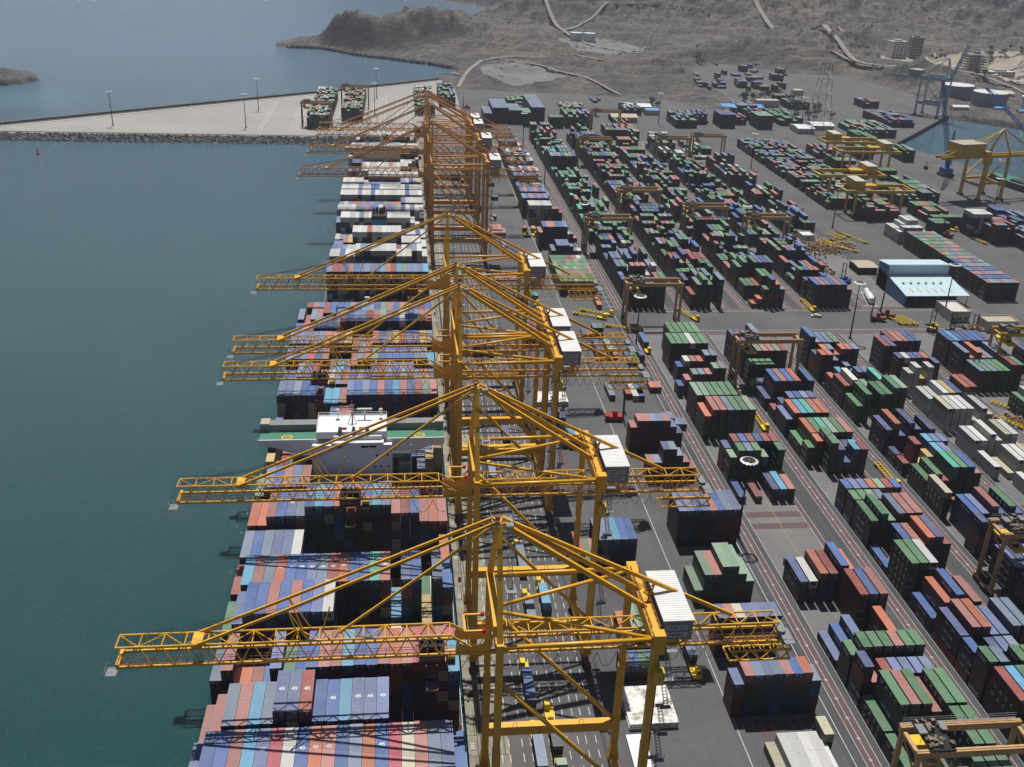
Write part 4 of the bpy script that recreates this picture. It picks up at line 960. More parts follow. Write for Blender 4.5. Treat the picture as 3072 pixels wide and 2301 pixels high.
# explicit front stacks then fill
yard(0, 476.5, '4555566', 'bwgrnsg', pal='nnrng', up=True); yard(1, 476.5, '3565060', 'rmggkkg', pal='gggnr', up=True)
yard(2, 476.5, '1246540', 'oogboko', Y20, PN, up=True); yard(3, 476.0, '5555554', 'bslbsbs', pal='nrbn', up=True)
yard(1, 491, '4050540', 'ngkgkgs', up=True); yard(2, 490, '3335542', 'ggrggkm', pal=PG, up=True); yard(3, 490, '4445343', 'nlbngns', Y20, PN, up=True)
fill(0, 492, 560, 1, 5, PU, 'ggmsnbrgolkw'); fill(0, 575, 895, .97, 5, PU, 'gggmsnbktg')
fill(1, 505, 625, .96, 5, PU, 'ggmsnbrgk'); fill(1, 648, 895, .97, 5, PU, 'gggmskbr'); fill(2, 505, 590, .96, 5, PN+PU, 'ggmsnblrk'); fill(2, 605, 885, .96, 4, PU, 'gggmssnbk')
fill(3, 500, 568, .95, 4, PU, 'ggmsnblk'); fill(3, 584, 800, .93, 4, PU, 'gggmskbb'); fill(3, 816, 880, .9, 4, 'gwwgn', 'gwgwm'); fill(4, 610, 800, .7, 3, PU, 'ggmsnbwwk')
fill(4, 826, 880, .6, 2, 'wgg', 'wwgm')
def block(zone, x0, nc, y0, y1, hm, tops, pal, L=12.19, pitch=2.6, step=None, dens=.95, jit=1):
    y = y0; b = 0
    while y < y1-.1:
        if rc.random() < dens:
            hs = ''.join(str(max(0, hm+rc.choice((0, 0, -1) if jit else (0,)))) for _ in range(nc)); tc = pick(tops); cs = ''
            for i in range(nc):
                if rc.random() < .6: tc = pick(tops)
                cs += tc
            stackrow(zone, int(y*10)+int(x0)*7, x0, pitch, y, hs, cs, pal, L)
        y += step or (L+.5)
block('far', 77.5, 3, 955, 985, 5, 'k', 'rnk', jit=0); block('far', 86.5, 6, 970, 1010, 6, 'k', 'nnrb', jit=0); block('far', 101.5, 5, 973, 1000, 5, 'k', 'nk', jit=0)
block('far', 114.5, 3, 962, 985, 5, 'm', 'ggm', jit=0); block('far', 124, 5, 976, 1040, 6, 'k', 'rrnb', jit=0); block('far', 139, 5, 955, 975, 5, 'gm', 'grg'); block('far', 154, 5, 958, 985, 5, 'gm', 'ggm'); block('far', 168, 5, 962, 985, 5, 'lk', 'wkn')
block('far', 112, 8, 1080, 1110, 2, 'gmg', 'ggr', Y20); block('far', 165, 10, 1060, 1090, 1, 'gkms', 'gr', Y20); block('far', 185, 11, 905, 938, 3, 'ggmks', 'grn')
block('far', 205, 5, 960, 1000, 2, 'ggr', 'gr'); block('far', 225, 7, 1030, 1060, 3, 'gwkg', 'grn', Y20); block('far', 262, 8, 965, 1000, 4, 'gk', 'ggn'); block('far', 285, 5, 985, 1010, 4, 'kn', 'nrk'); block('far', 306, 6, 968, 985, 5, 'kn', 'nb', jit=0); block('far', 325, 5, 985, 1000, 3, 'kr', 'nrk'); block('far', 342, 6, 965, 985, 5, 'mk', 'mmk', jit=0); block('far', 206, 4, 1100, 1114, 1, 'br', 'b')
block('brk', -82.5, 7, 935, 1095, 5, 'gmssgmw', 'ggmrn', Y20, 2.83, 6.975, .93); block('brk', -54, 7, 972, 1110, 5, 'gmssgmw', 'ggmrn', Y20, 2.83, 6.975, .93)
block('brk', 14.7, 7, 1010, 1130, 4, 'gmssgmw', 'ggmrn', Y20, 2.83, 6.975, .9); block('brk', 40, 6, 1060, 1130, 5, 'gmnk', 'ggnnn', Y20, 2.83, 6.975, .9)
# long block of turned stacks beside the workshop and the blocks under the yellow gantries
for i in range(14):
    y = 486+6.95*i
    top = 'kbsbkbskgsmgmgsk'[i]; tp = ''.join(rc.choice(('k'+top, 's'+top, 'mgk'+top)[rc.randrange(3)]) for _ in range(7))
    stackrow('long', 9000+i, 310.2, 2.6, y, '4444444', tp, 'nnrrgm', Y20)
stackrow('long', 9100, 309.8, 2.6, 590, '3444443', 'wwwwwww', 'w', Y20); stackrow('long', 9101, 309.8, 2.6, 598, '3345550', 'wwwwwww', 'w', 12.19)
block('rmg', 311, 9, 640, 660, 4, 'sgms', 'rrnn', Y20); block('rmg', 296, 7, 672, 880, 3, 'ggnkbms', 'grnnb', Y20, 2.8, 7, .85); block('rmg', 318, 7, 690, 880, 3, 'gknbms', 'grnnb', Y20, 2.8, 7, .8)
block('rmg', 352, 6, 640, 860, 3, 'ggmgsk', 'ggrn', 12.19, 2.8, 14, .75); block('rmg', 374, 5, 690, 780, 3, 'ggmk', 'ggrn', 12.19, 2.8, 14, .7)
block('rmg', 372, 7, 588, 604, 5, 'skr', 'nnrr', Y20, 2.6); block('rmg', 365, 5, 604, 612, 6, 'w', 'kkw', Y20, 2.6, jit=0); block('rmg', 385, 8, 540, 584, 4, 'mskn', 'nnmg', 12.19, 2.6); block('rmg', 398, 7, 595, 640, 4, 'nkb', 'nnrb', 12.19, 2.6)
stackrow('rmg', 9200, 322.5, 2.6, 452, '4444444', 'nlnknln', 'nn', 12.19); stackrow('rmg', 9201, 344, 2.6, 610, '3333', 'gggg', 'g', 12.19)
stackrow('rmg', 9202, 350, 2.6, 625, '33333333333', 'gggggggggkg', 'gn', 6.06)
# depots far right
block('depot', 345, 8, 1010, 1060, 4, 'nkgr', 'nrgk', 12.19, 2.6, 14, .8); block('depot', 372, 9, 985, 1050, 3, 'ggmk', 'grn', 12.19, 2.6, 14, .8); block('depot', 430, 14, 930, 975, 3, 'gmsmk', 'ggmr', 12.19, 2.6, 13, 1)
block('depot', 388, 6, 838, 862, 5, 'ggm', 'ggg', 12.19, 2.6, 13, 1); block('depot', 404, 5, 862, 890, 5, 'gg', 'ggg', 12.19, 2.6, 13, 1); block('depot', 424, 4, 826, 842, 4, 'gm', 'ggn', 12.19, 2.6, 13, 1)
block('depot', 480, 12, 985, 1040, 3, 'nkrb', 'nnrb', 12.19, 2.6, 14, .7); block('depot', 505, 7, 1095, 1120, 3, 'nrk', 'nr', 12.19, 2.6, 14, .9); block('depot', 415, 9, 1080, 1140, 3, 'rgnk', 'rng', 12.19, 2.6, 15, .7)
rd = random.Random(3)
for i in range(46):
    p = D(rd.uniform(1500, 1700), rd.uniform(140, 200)); n = rd.choice((1, 2, 2, 4)); stackrow('depot', 9500+i, p.x, 2.6, p.y, rd.choice(('1', '2', '3'))*n, ''.join(rd.choice('bngrmkd') for _ in range(n)), 'ngrb', 12.19)

# containers riding on terminal trucks: x centre, y front, length, colour, cab at far (+1) or near (-1) end
TRK = [(30.6, 193.6, 12.19, 'b', 1), (34.9, 177.8, 6.06, 'd', 1), (30.6, 170.8, 12.19, 'k', 1), (35.0, 168.2, 6.06, 'm', 1), (34.6, 223.5, 12.19, 'k', 1), (39.4, 229.5, 12.19, 'c', 1), (34.9, 250, 12.19, 'k', 1),
       (75.2, 207.5, 6.06, 'l', -1), (111.2, 423.0, 12.19, 'b', -1), (67.8, 486, 6.06, 't', -1), (76.5, 609, 6.06, 's', -1), (81.8, 608, 6.06, 'y', -1), (60, 570, 12.19, 'l', 1), (38, 330, 12.19, 'n', 1), (30.5, 300, 12.19, 'k', 1), (40, 420, 12.19, 'd', 1), (31, 520, 12.19, 'g', 1), (371, 640, 12.19, 'm', 1)]
for i, (x_, y_, L_, c_, d_) in enumerate(TRK):
    if c_ and L_ > 3: cont(x_-1.22, y_, 1.35, L_, c_, 'truck', i, 0, 0)
# loose stacks between and behind the crane rails
for i, (x_, y_, hs, cs, L_, pal) in enumerate(((57.2, 253.2, '44444', 'lkcbb', 12.19, 'nrbng'), (50.9, 250.0, '322', 'pgs', 12.19, 'rg'), (66.6, 229.5, '1', 'l', 12.19, 'n'), (57.5, 213.5, '23333', 'omgsr', 12.19, 'nrbng'), (55, 203, '2222', 'rbgn', 6.06, 'nrb'),
      (58.5, 330, '122', 'scy', 6.06, 'r'), (52, 345, '2232', 'gbrn', 6.06, 'nr'), (84, 370, '1', 'k', 12.19, 'k'), (88.6, 371, '0101', 'wrwk', 6.06, 'w'), (93.6, 369, '11', 'wb', 12.19, 'w'), (98, 476, '1', 'o', 12.19, 'o'), (84, 438, '1122', 'bskg', 6.06, 'rb'), (99, 405, '112', 'bgk', 12.19, 'gb'), (86, 412, '2121', 'brms', 12.19, 'gb'), (102.5, 377, '11', 'os', 6.06, 'o'),
      (55, 610, '111', 'sss', 12.19, 's'), (59, 640, '1', 's', 6.06, 's'), (62, 690, '11', 'gn', 6.06, 'g'), (63, 730, '11', 'rn', 6.06, 'g'), (56, 430, '3332', 'grnk', 12.19, 'ngr'), (57, 480, '22', 'gn', 12.19, 'ng'))):
    stackrow('loose', i, x_, 2.5, y_, hs, cs, pal, L_)
# ---------------------------------------------------------------- visibility raster -> which containers show largest
def faces(c):
    x0, x1, y0, y1, z0, z1 = c['x'], c['x']+2.438, c['y'], c['y']+c['L'], c['z'], c['z']+c['H']
    f = [((x0,y0,z1),(x1,y0,z1),(x1,y1,z1),(x0,y1,z1)), ((x0,y0,z0),(x1,y0,z0),(x1,y0,z1),(x0,y0,z1))]
    if x0 > 0: f.append(((x0,y0,z0),(x0,y0,z1),(x0,y1,z1),(x0,y1,z0)))
    elif x1 < 0: f.append(((x1,y0,z0),(x1,y0,z1),(x1,y1,z1),(x1,y1,z0)))
    return f
RW, RH = 1024, 767; KR = RW/W_
zbuf = np.full((RH, RW), 1e9); idb = np.full((RH, RW), -1, int)
for ci, c in enumerate(CN):
    for f in faces(c):
        q = [P(p) for p in f]
        if min(a[2] for a in q) < 5: continue
        xs = np.array([a[0]*KR for a in q]); ys_ = np.array([a[1]*KR for a in q]); iz = np.array([1/a[2] for a in q])
        xa, xb = int(max(0, math.floor(xs.min()))), int(min(RW-1, math.ceil(xs.max()))); ya, yb = int(max(0, math.floor(ys_.min()))), int(min(RH-1, math.ceil(ys_.max())))
        if xa > xb or ya > yb: continue
        X_, Y_ = np.meshgrid(np.arange(xa, xb+1)+.5, np.arange(ya, yb+1)+.5)
        ins = None
        sg = np.sign(sum(xs[i]*ys_[(i+1) % 4]-xs[(i+1) % 4]*ys_[i] for i in range(4)))
        ins = np.ones(X_.shape, bool)
        for i in range(4):
            j = (i+1) % 4; ins &= ((xs[j]-xs[i])*(Y_-ys_[i])-(ys_[j]-ys_[i])*(X_-xs[i]))*sg >= 0
        if not ins.any(): continue
        A_ = np.array([[xs[0], ys_[0], 1], [xs[1], ys_[1], 1], [xs[2], ys_[2], 1]])
        try: pl = np.linalg.solve(A_, iz[:3])
        except Exception: continue
        dz = 1/np.maximum(pl[0]*X_+pl[1]*Y_+pl[2], 1e-7)
        zb_ = zbuf[ya:yb+1, xa:xb+1]; ib = idb[ya:yb+1, xa:xb+1]
        w_ = ins & (dz < zb_); zb_[w_] = dz[w_]; ib[w_] = ci
cnt = np.bincount(idb[idb >= 0].ravel(), minlength=len(CN))
order = np.argsort(-cnt)
NIND = 296
IND = set(int(i) for i in order[:NIND])
print('containers', len(CN), 'smallest individual px', cnt[order[NIND-1]], 'visible', (cnt > 0).sum())
# ---------------------------------------------------------------- materials
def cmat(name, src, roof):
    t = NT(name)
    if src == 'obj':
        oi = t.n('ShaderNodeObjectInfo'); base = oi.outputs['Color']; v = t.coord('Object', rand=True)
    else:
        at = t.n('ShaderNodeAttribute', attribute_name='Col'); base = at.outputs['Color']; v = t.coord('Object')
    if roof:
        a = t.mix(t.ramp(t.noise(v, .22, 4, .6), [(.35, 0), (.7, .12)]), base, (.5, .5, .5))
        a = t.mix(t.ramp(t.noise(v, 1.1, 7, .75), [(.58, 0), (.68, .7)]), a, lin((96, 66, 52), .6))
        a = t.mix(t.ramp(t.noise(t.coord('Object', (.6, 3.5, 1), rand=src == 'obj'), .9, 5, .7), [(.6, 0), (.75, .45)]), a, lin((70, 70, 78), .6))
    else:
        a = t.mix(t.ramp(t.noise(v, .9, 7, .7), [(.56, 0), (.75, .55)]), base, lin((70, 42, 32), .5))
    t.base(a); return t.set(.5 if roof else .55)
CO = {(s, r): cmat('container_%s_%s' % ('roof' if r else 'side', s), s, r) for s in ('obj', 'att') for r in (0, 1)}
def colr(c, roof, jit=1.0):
    return tuple(min(.95, v*jit) for v in lin(PAL[c][1] if roof else PAL[c][2],  .62 if roof else .5))  # side tint dimmed so the colour carries shade of the unlit faces
# corrugated container shell; the roof colour is a sub-part so that it can carry its own tint, weathered and lighter than the shade-dimmed sides
def corr(m, p0, du, dv, n, depth, nrm, mi=0):
    """corrugated panel: origin p0, along du (n waves), height dv, pushed inward along nrm"""
    p0, du, dv, nrm = Vector(p0), Vector(du), Vector(dv), Vector(nrm); vs = []; prof = ((0, 0), (.22, 0), (.36, 1), (.64, 1), (.78, 0))
    for i in range(n):
        for (f, d_) in prof: vs.append(((i+f)/n, d_))
    vs.append((1, 0)); k = len(vs)
    pts = [p0+du*f+nrm*(depth*d_) for f, d_ in vs]; m.add(pts+[p+dv for p in pts], [(i, i+1, k+i+1, k+i) for i in range(k-1)], mi)
_shell = {}
MARKM = []
for v_ in range(3):
    m = MB(); q_ = random.Random(v_)
    for (z_, n_) in ((2.25, 6), (2.08, 4), (1.6, 3)):
        for i in range(n_): xx = 1.34+i*.13; m.add([(xx, -.012, z_), (xx+.085, -.012, z_), (xx+.085, -.012, z_+.11), (xx, -.012, z_+.11)], [(0, 1, 2, 3)])
    if v_ != 1: m.add([(.35, -.012, 1.9), (.95, -.012, 1.9), (.95, -.012, 2.25), (.35, -.012, 2.25)], [(0, 1, 2, 3)])
    MARKM.append(m.mesh('code_marking', MT['wink']))
def shell(L, H):
    if (L, H) in _shell: return _shell[(L, H)]
    Wc = 2.438; nl = int(L/.36); m = MB()
    corr(m, (.05, L-.12, .16), (0, -(L-.24), 0), (0, 0, H-.32), nl, .07, (1, 0, 0)); corr(m, (Wc-.05, .12, .16), (0, L-.24, 0), (0, 0, H-.32), nl, .07, (-1, 0, 0))
    corr(m, (Wc-.12, L-.05, .16), (-(Wc-.24), 0, 0), (0, 0, H-.32), 7, .05, (0, -1, 0)); m.add([(.1, .06, .1), (Wc-.1, .06, .1), (Wc-.1, .06, H-.1), (.1, .06, H-.1)], [(0, 1, 2, 3)])
    for x in (0, Wc-.14):
        m.box(x, .16, 0, x+.14, L-.16, .17); m.box(x, .16, H-.11, x+.14, L-.16, H-.0)
        for y in (0, L-.16): m.box(x, y, 0, x+.16 if x == 0 else Wc, y+.16, H)
        if x: pass
    for y in (0, L-.12): m.box(.16, y, 0, Wc-.16, y+.12, .17); m.box(.16, y, H-.13, Wc-.16, y+.12, H)
    body = m.mesh('shipping_container', CO[('obj', 0)])
    m = MB(); corr(m, (.14, .3, H-.005), (0, L-.6, 0), (Wc-.28, 0, 0), int(L/.42), .035, (0, 0, -1)); m.f = [f[::-1] for f in m.f]
    m.add([(0, 0, H+.004), (Wc, 0, H+.004), (Wc, .3, H+.004), (0, .3, H+.004), (0, L-.3, H+.004), (Wc, L-.3, H+.004), (Wc, L, H+.004), (0, L, H+.004)], [(0, 1, 2, 3), (4, 5, 6, 7)])
    m.add([(0, .3, H+.004), (.14, .3, H+.004), (.14, L-.3, H+.004), (0, L-.3, H+.004), (Wc-.14, .3, H+.004), (Wc, .3, H+.004), (Wc, L-.3, H+.004), (Wc-.14, L-.3, H+.004)], [(0, 1, 2, 3), (4, 5, 6, 7)])
    roof = m.mesh('roof', CO[('obj', 1)])
    m = MB(); m.box(.18, .0, .2, 1.2, .05, H-.16); m.box(1.24, .0, .2, 2.26, .05, H-.16); door = m.mesh('door', CO[('obj', 0)])
    m = MB()
    for x in (.45, .92, 1.52, 1.99): m.box(x-.03, -.05, .15, x+.03, -.0, H-.13); m.box(x-.02, -.06, 1.05, x+.22, -.02, 1.11)
    bars = m.mesh('locking_bars', MT['steel'])
    m = MB(); m.box(.5, -.03, 1.1, 1.95, .02, 2.2); unit = m.mesh('cooling_unit', MT['dark'])
    _shell[(L, H)] = (body, roof, door, bars, unit); return _shell[(L, H)]
ZN = {'ship1': 'near ship deck', 'ship2': 'far ship deck', 'apron': 'apron stack line', 'lane0': 'first yard lane', 'lane1': 'second yard lane', 'lane2': 'third yard lane', 'lane3': 'fourth yard lane',
      'lane4': 'fifth yard lane', 'lane5': 'sixth yard lane', 'lane0u': 'first lane beyond crossroad', 'lane1u': 'second lane beyond crossroad', 'lane2u': 'third lane beyond crossroad', 'lane3u': 'fourth lane beyond crossroad', 'lane4u': 'fifth lane beyond crossroad',
      'far': 'far apron', 'brk': 'breakwater', 'long': 'long block by workshop', 'rmg': 'rail gantry yard', 'depot': 'far depot', 'truck': 'trucks', 'loose': 'loose quayside stacks'}
ORD = ['first', 'second', 'third', 'fourth', 'fifth', 'sixth', 'seventh', 'eighth', 'ninth', 'tenth', 'eleventh', 'twelfth', 'thirteenth', 'fourteenth', 'fifteenth', 'sixteenth', 'seventeenth', 'eighteenth', 'nineteenth', 'twentieth', 'twenty-first', 'twenty-second', 'twenty-third', 'twenty-fourth', 'twenty-fifth']+['farther']*60
bays = {}
for c in CN: bays.setdefault(c['zone'], {}).setdefault(c['bay'], []).append(c)
rank = {z_: {b: i for i, b in enumerate(sorted((b for b in bb if any(cnt[CN.index(c)] > 0 for c in bb[b][:400])) if z_ in ('ship1', 'apron', 'ship2') or z_[:4] == 'lane' else sorted(bb), key=lambda b: bb[b][0]['y']))} for z_, bb in bays.items()}
GRC = 'shipping containers on the ships and in the yard'
merged = MB(); mcol = []
TXC = {'g': ('UASC', 1.75, 2.6), 'n': ('CMA CGM', 1.15, 1.0), 'b': ('CMA CGM', 1.1, 1.0), 'l': ('CMA CGM', 1.1, 1.0)}
rl = random.Random(5)
present = {(c['zone'], c['bay'], c['col'], c['dep']) for c in CN}
for ci, c in enumerate(CN):
    j = rl.uniform(.72, 1.14); L, H, x, y, z = c['L'], c['H'], c['x'], c['y'], c['z']
    if ci in IND:
        body, roof, door, bars, unit = shell(L, H)
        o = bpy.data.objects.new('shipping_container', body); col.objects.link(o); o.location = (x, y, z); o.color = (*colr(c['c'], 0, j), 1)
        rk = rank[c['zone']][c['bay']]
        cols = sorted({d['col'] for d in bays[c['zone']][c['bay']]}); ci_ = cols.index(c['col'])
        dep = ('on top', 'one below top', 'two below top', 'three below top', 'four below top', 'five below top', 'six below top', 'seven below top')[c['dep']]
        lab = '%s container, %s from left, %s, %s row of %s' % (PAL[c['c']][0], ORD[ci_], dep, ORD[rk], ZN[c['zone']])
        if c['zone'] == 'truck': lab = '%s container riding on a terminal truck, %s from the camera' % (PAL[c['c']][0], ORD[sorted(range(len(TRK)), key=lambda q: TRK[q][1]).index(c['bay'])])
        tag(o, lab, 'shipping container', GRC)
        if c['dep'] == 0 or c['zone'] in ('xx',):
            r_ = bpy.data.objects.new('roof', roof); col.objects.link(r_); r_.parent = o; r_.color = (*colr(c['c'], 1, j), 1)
        if c['c'] == 'w' and c['zone'][:4] == 'lane' or (c['c'] in 'we' and rl.random() < .3):
            d_ = bpy.data.objects.new('cooling_unit', unit); col.objects.link(d_); d_.parent = o
        else:
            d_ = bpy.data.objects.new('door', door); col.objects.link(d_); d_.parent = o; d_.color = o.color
            g_ = bpy.data.objects.new('code_marking', MARKM[ci % 3]); col.objects.link(g_); g_.parent = d_; g_.location = (0, 0, H-2.59)
            e_ = bpy.data.objects.new('locking_bars', bars); col.objects.link(e_); e_.parent = d_
        if c['zone'] != 'ship1' and x > 0 and c['c'] in TXC and L > 3:
            s_, sz, sp = TXC[c['c']]
            if L > 7 or c['c'] != 'g':
                tx = put_text(s_, MT['wink'], o, (-.02, L/2 if c['c'] == 'g' else L*.45, H*.5), (R(90), 0, R(-90)), sz*(.62 if L < 7 else 1), spacing=sp, bold=.01)
            else: put_text('UASC', MT['wink'], o, (-.02, L/2, H*.5), (R(90), 0, R(-90)), 1.6, bold=.02)
            if c['c'] == 'g' and L > 7: m = None
        if c['zone'] == 'ship1' and c['dep'] == 0 and c['bay'] in (1, 2, 5, 7) and c['c'] in 'blorks' and L > 7 and 3 < c['col'] < 15 and rl.random() < .75:
            put_text('45', MT['wink'], o, (1.22, 6.6, H+.03), (0, 0, 0), 1.25, bold=.03)
    else:
        f0 = len(merged.f); W2 = 2.438
        merged.add([(x,y,z),(x+W2,y,z),(x+W2,y+L,z),(x,y+L,z),(x,y,z+H),(x+W2,y,z+H),(x+W2,y+L,z+H),(x,y+L,z+H)], [(0,1,5,4),(1,2,6,5),(2,3,7,6),(3,0,4,7)], 0)
        merged.f.append((len(merged.v)-4, len(merged.v)-3, len(merged.v)-2, len(merged.v)-1)); merged.mi.append(1)
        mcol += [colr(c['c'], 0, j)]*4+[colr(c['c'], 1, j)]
        # lettering on the exposed long side of green, navy boxes
        if c['c'] in 'gn' and x > 100 and y < 520 and rl.random() < .8:
            lt = ('U', 'A', 'S', 'C') if c['c'] == 'g' else ('CMA',)
            FT = {'U': ((0,0,.25,1),(.75,0,1,1),(.25,0,.75,.2)), 'A': ((0,0,.25,1),(.75,0,1,1),(.25,.8,.75,1),(.25,.4,.75,.55)), 'S': ((0,0,1,.18),(.75,.18,1,.5),(0,.42,1,.58),(0,.5,.25,1),(0,.82,1,1)), 'C': ((0,0,.25,1),(.25,0,1,.2),(.25,.8,1,1)),
                  'M': ((0,0,.2,1),(.8,0,1,1),(.4,.3,.6,1),(.2,.8,.4,1),(.6,.8,.8,1))}
            seq = list('UASC') if c['c'] == 'g' else list('CMA CGM'.replace('G', 'C')); big = c['c'] == 'g'
            wd = (L*.82)/len(seq) if big else .75; st = y+L*.91 if big else y+L*.75
            for q, ch in enumerate(seq):
                if ch == ' ': continue
                yl = st-wd*q; lw = min(.9, wd*.75); lh = 1.25 if big else .75; zb = z+.7
                for (a0, b0, a1, b1) in FT[ch]:
                    ya_, yb_ = yl-a0*lw, yl-a1*lw; za, zb2 = zb+b0*lh, zb+b1*lh
                    merged.add([(x-.03, ya_, za), (x-.03, yb_, za), (x-.03, yb_, zb2), (x-.03, ya_, zb2)], [(0, 1, 2, 3)], 0); mcol.append((.62, .64, .62))
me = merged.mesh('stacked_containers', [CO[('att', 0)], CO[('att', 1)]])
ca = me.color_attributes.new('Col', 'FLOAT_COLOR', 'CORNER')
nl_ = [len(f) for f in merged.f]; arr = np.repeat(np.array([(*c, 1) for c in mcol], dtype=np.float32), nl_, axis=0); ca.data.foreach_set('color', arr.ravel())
mo = bpy.data.objects.new('stacked_containers', me); col.objects.link(mo)
tag(mo, 'the many more distant and hidden shipping containers of all colours stacked behind the others', 'containers', kind='stuff')

t = NT('greasy_machinery'); v = t.coord('Object'); t.base(t.ramp(t.noise(v, 1.1, 2, .9), [(.35, lin((50, 48, 46), .6)), (.5, lin((110, 100, 88), .6)), (.58, lin((190, 170, 130), .65)), (.66, lin((40, 38, 38), .6))])); MT['mach'] = t.set(.6)
# ================================================================ YARD MACHINES, LAMPS, BUILDINGS
def make_rtg(mat, span=26.3):
    root = empty('gantry_crane'); h = 22
    for x in (0, span):
        for y in (0, 7.6):
            m = MB(); m.bar((x, y, 2.6), (x, y, h-1.6), 1.15, .9, w2=1.0, h2=.8); m.build('leg', mat, root)
        m = MB(); m.box(x-.5, -1.4, 1.5, x+.5, 9.0, 2.7); m.build('sill_beam', mat, root)
        for y in (-.2, 7.8):
            m = MB()
            for q in (-.9, .9):
                m.lathe([(.15, -.35), (.8, -.35), (.8, .35), (.15, .35)], (0, 0, 0), 12); 
                vs = m.v[-48:]; m.v[-48:] = [(x+v[2], y+q+v[0], .8+v[1]) for v in vs]
            m.build('wheel', MT['dark'], root)
        m = MB(); m.bar((x, 0, h-6.5), (x, 7.6, h-1.9), .35); m.build('side_brace', mat, root)
        m = MB(); m.box(x-.45, .4, h-1.7, x+.45, 7.2, h-.9); m.build('end_tie', mat, root)
    for i, y in enumerate((0, 7.6)):
        m = MB(); m.box(-.8, y-.55, h-1.7, span+.8, y+.55, h); m.box(-.8, y-.12, h, span+.8, y+.12, h+.15); bm_ = m.build('main_beam', mat, root)
        if i:
            m = MB(); 
            for z_ in (.7, 1.3): m.bar((0, y+.9, h+z_), (span, y+.9, h+z_), .07)
            for q in range(14): m.bar((span*q/13, y+.9, h), (span*q/13, y+.9, h+1.3), .06)
            m.box(-.5, y+.55, h-.1, span, y+1.0, h); m.build('walkway_rail', MT['steel'], bm_)
    m = MB(); m.box(2.0, -.6, h+.2, 7.8, 8.2, h+.55); tr = m.build('trolley', MT['dark'], root)
    m = MB()
    rg = random.Random(4)
    for q in range(34):
        xx, yy = rg.uniform(2.0, 7.2), rg.uniform(-.4, 7.6); a, b, c = rg.uniform(.3, .9), rg.uniform(.3, 1.1), rg.uniform(.3, 1.3); m.box(xx, yy, h+.55, xx+a, yy+b, h+.55+c)
    for q in range(2): m.lathe([(.1, 0), (.6, 0), (.6, .5), (.1, .5)], (4+q*1.6, 2.0, h+.9), 12)
    m.build('hoist_machinery', MT['mach'], tr)
    m = MB(); m.box(1.2, 3.2, h+1.4, 3.0, 6.0, h+1.9); m.box(6.9, 4.4, h+1.3, 8.2, 7.0, h+1.5); m.build('equipment_cover', MT['steel'], tr)
    m = MB(); m.box(1.6, -1.5, h-4.6, 3.8, .7, h-2.1); cb = m.build('operator_cab', mat, tr)
    m = MB(); m.box(1.7, -1.56, h-4.0, 3.7, -1.5, h-2.7); m.build('window', MT['glass'], cb)
    m = MB(); m.box(-.9, 2.2, 2.7, 1.0, 5.6, 5.2); m.build('power_unit', MT['dark'], root)
    m = MB()
    for xx in (3, 6.4):
        for yy in (2.6, 5): m.tube([(xx, yy, h), (xx, yy, h-5)], .05, 4)
    m.box(2.6, -2.2, h-5.6, 6.8, 9.9, h-5.0); m.build('spreader', MT['yellow'], root)
    return root
GRT = 'tan rubber tyred gantry cranes over the yard lanes'
rtg = make_rtg(MT['rtg']); XR = 107.6
RT = [(XR, 152.8, 'tan tyred gantry crane cut by the bottom right corner, over green containers'), (XR, 452.8, 'tan tyred gantry crane standing on the cross road behind a round headed lamp mast'), (XR+SP, 381.2, 'tan tyred gantry crane over the second yard lane, front row of the near yard'),
      (XR+2*SP, 233, 'tan tyred gantry crane over navy containers at the right edge'), (XR, 568, 'tan tyred gantry crane with round lamp head in front, first lane beyond the cross road'), (XR+SP, 635, 'tan tyred gantry crane in the second lane beyond the cross road'),
      (XR+2*SP, 595, 'tan tyred gantry crane in the third lane beyond the cross road'), (XR+3*SP-1, 572, 'tan tyred gantry crane in the fourth lane beyond the cross road'), (XR+SP, 799, 'tan tyred gantry crane far back in the second lane'),
      (XR+3*SP, 807, 'tan tyred gantry crane far back, left one of a touching pair'), (XR+4*SP, 818, 'tan tyred gantry crane far back, right one of a touching pair'), (XR+2*SP, 925, 'tan tyred gantry crane farthest back at the end of the lanes'),
      (-87.5, 945, 'tan tyred gantry crane at the front left stack of the breakwater yard'), (-57, 1044, 'tan tyred gantry crane at the back of the breakwater yard')]
for i, (x, y, lab) in enumerate(RT): place(rtg, i > 0, (x, y, 0), 0, lab, 'gantry crane', GRT)
yg = make_rtg(MT['rmgy'], 24); place(yg, False, (259.3, 386.5, 0), 0, 'yellow tyred gantry crane at the right edge of the picture beside the cross road', 'gantry crane')
def make_rmg():
    root = empty('rail_gantry_crane')
    for x in (0, 32.5):
        for y in (0, 14):
            m = MB(); m.bar((x, y, 1.5), (x, y, 17.5), 1.3, 1.3, w2=1.6, h2=1.2); m.build('leg', MT['rmgy'], root)
            m = MB(); m.box(x-.7, y-2.5, .2, x+.7, y+2.5, 1.5); m.build('wheel_bogie', MT['rust'], root)
    for y in (-1, 17):
        m = MB(); m.box(-8.5, y-.7, 17.2, 41, y+.7, 19.2); m.build('main_beam', MT['rmgy'], root)
    for x in (-8.5, 39.9):
        m = MB(); m.box(x, -.3, 17.6, x+1.1, 16.3, 18.9); m.build('end_beam', MT['rmgy'], root)
    m = MB(); m.box(-1.5, 1, 19.3, 5.5, 17, 24.6); h_ = m.build('machine_house', MT['rmgy'], root)
    m = MB(); m.box(-1.7, .8, 24.6, 5.7, 17.2, 24.9); m.build('roof', MT['concw'], h_)
    m = MB(); m.box(6.2, 5, 19.3, 16, 12, 21.0); m.build('trolley', MT['rmgy'], root)
    return root
rmg = make_rmg(); GM = 'yellow rail mounted gantry cranes'
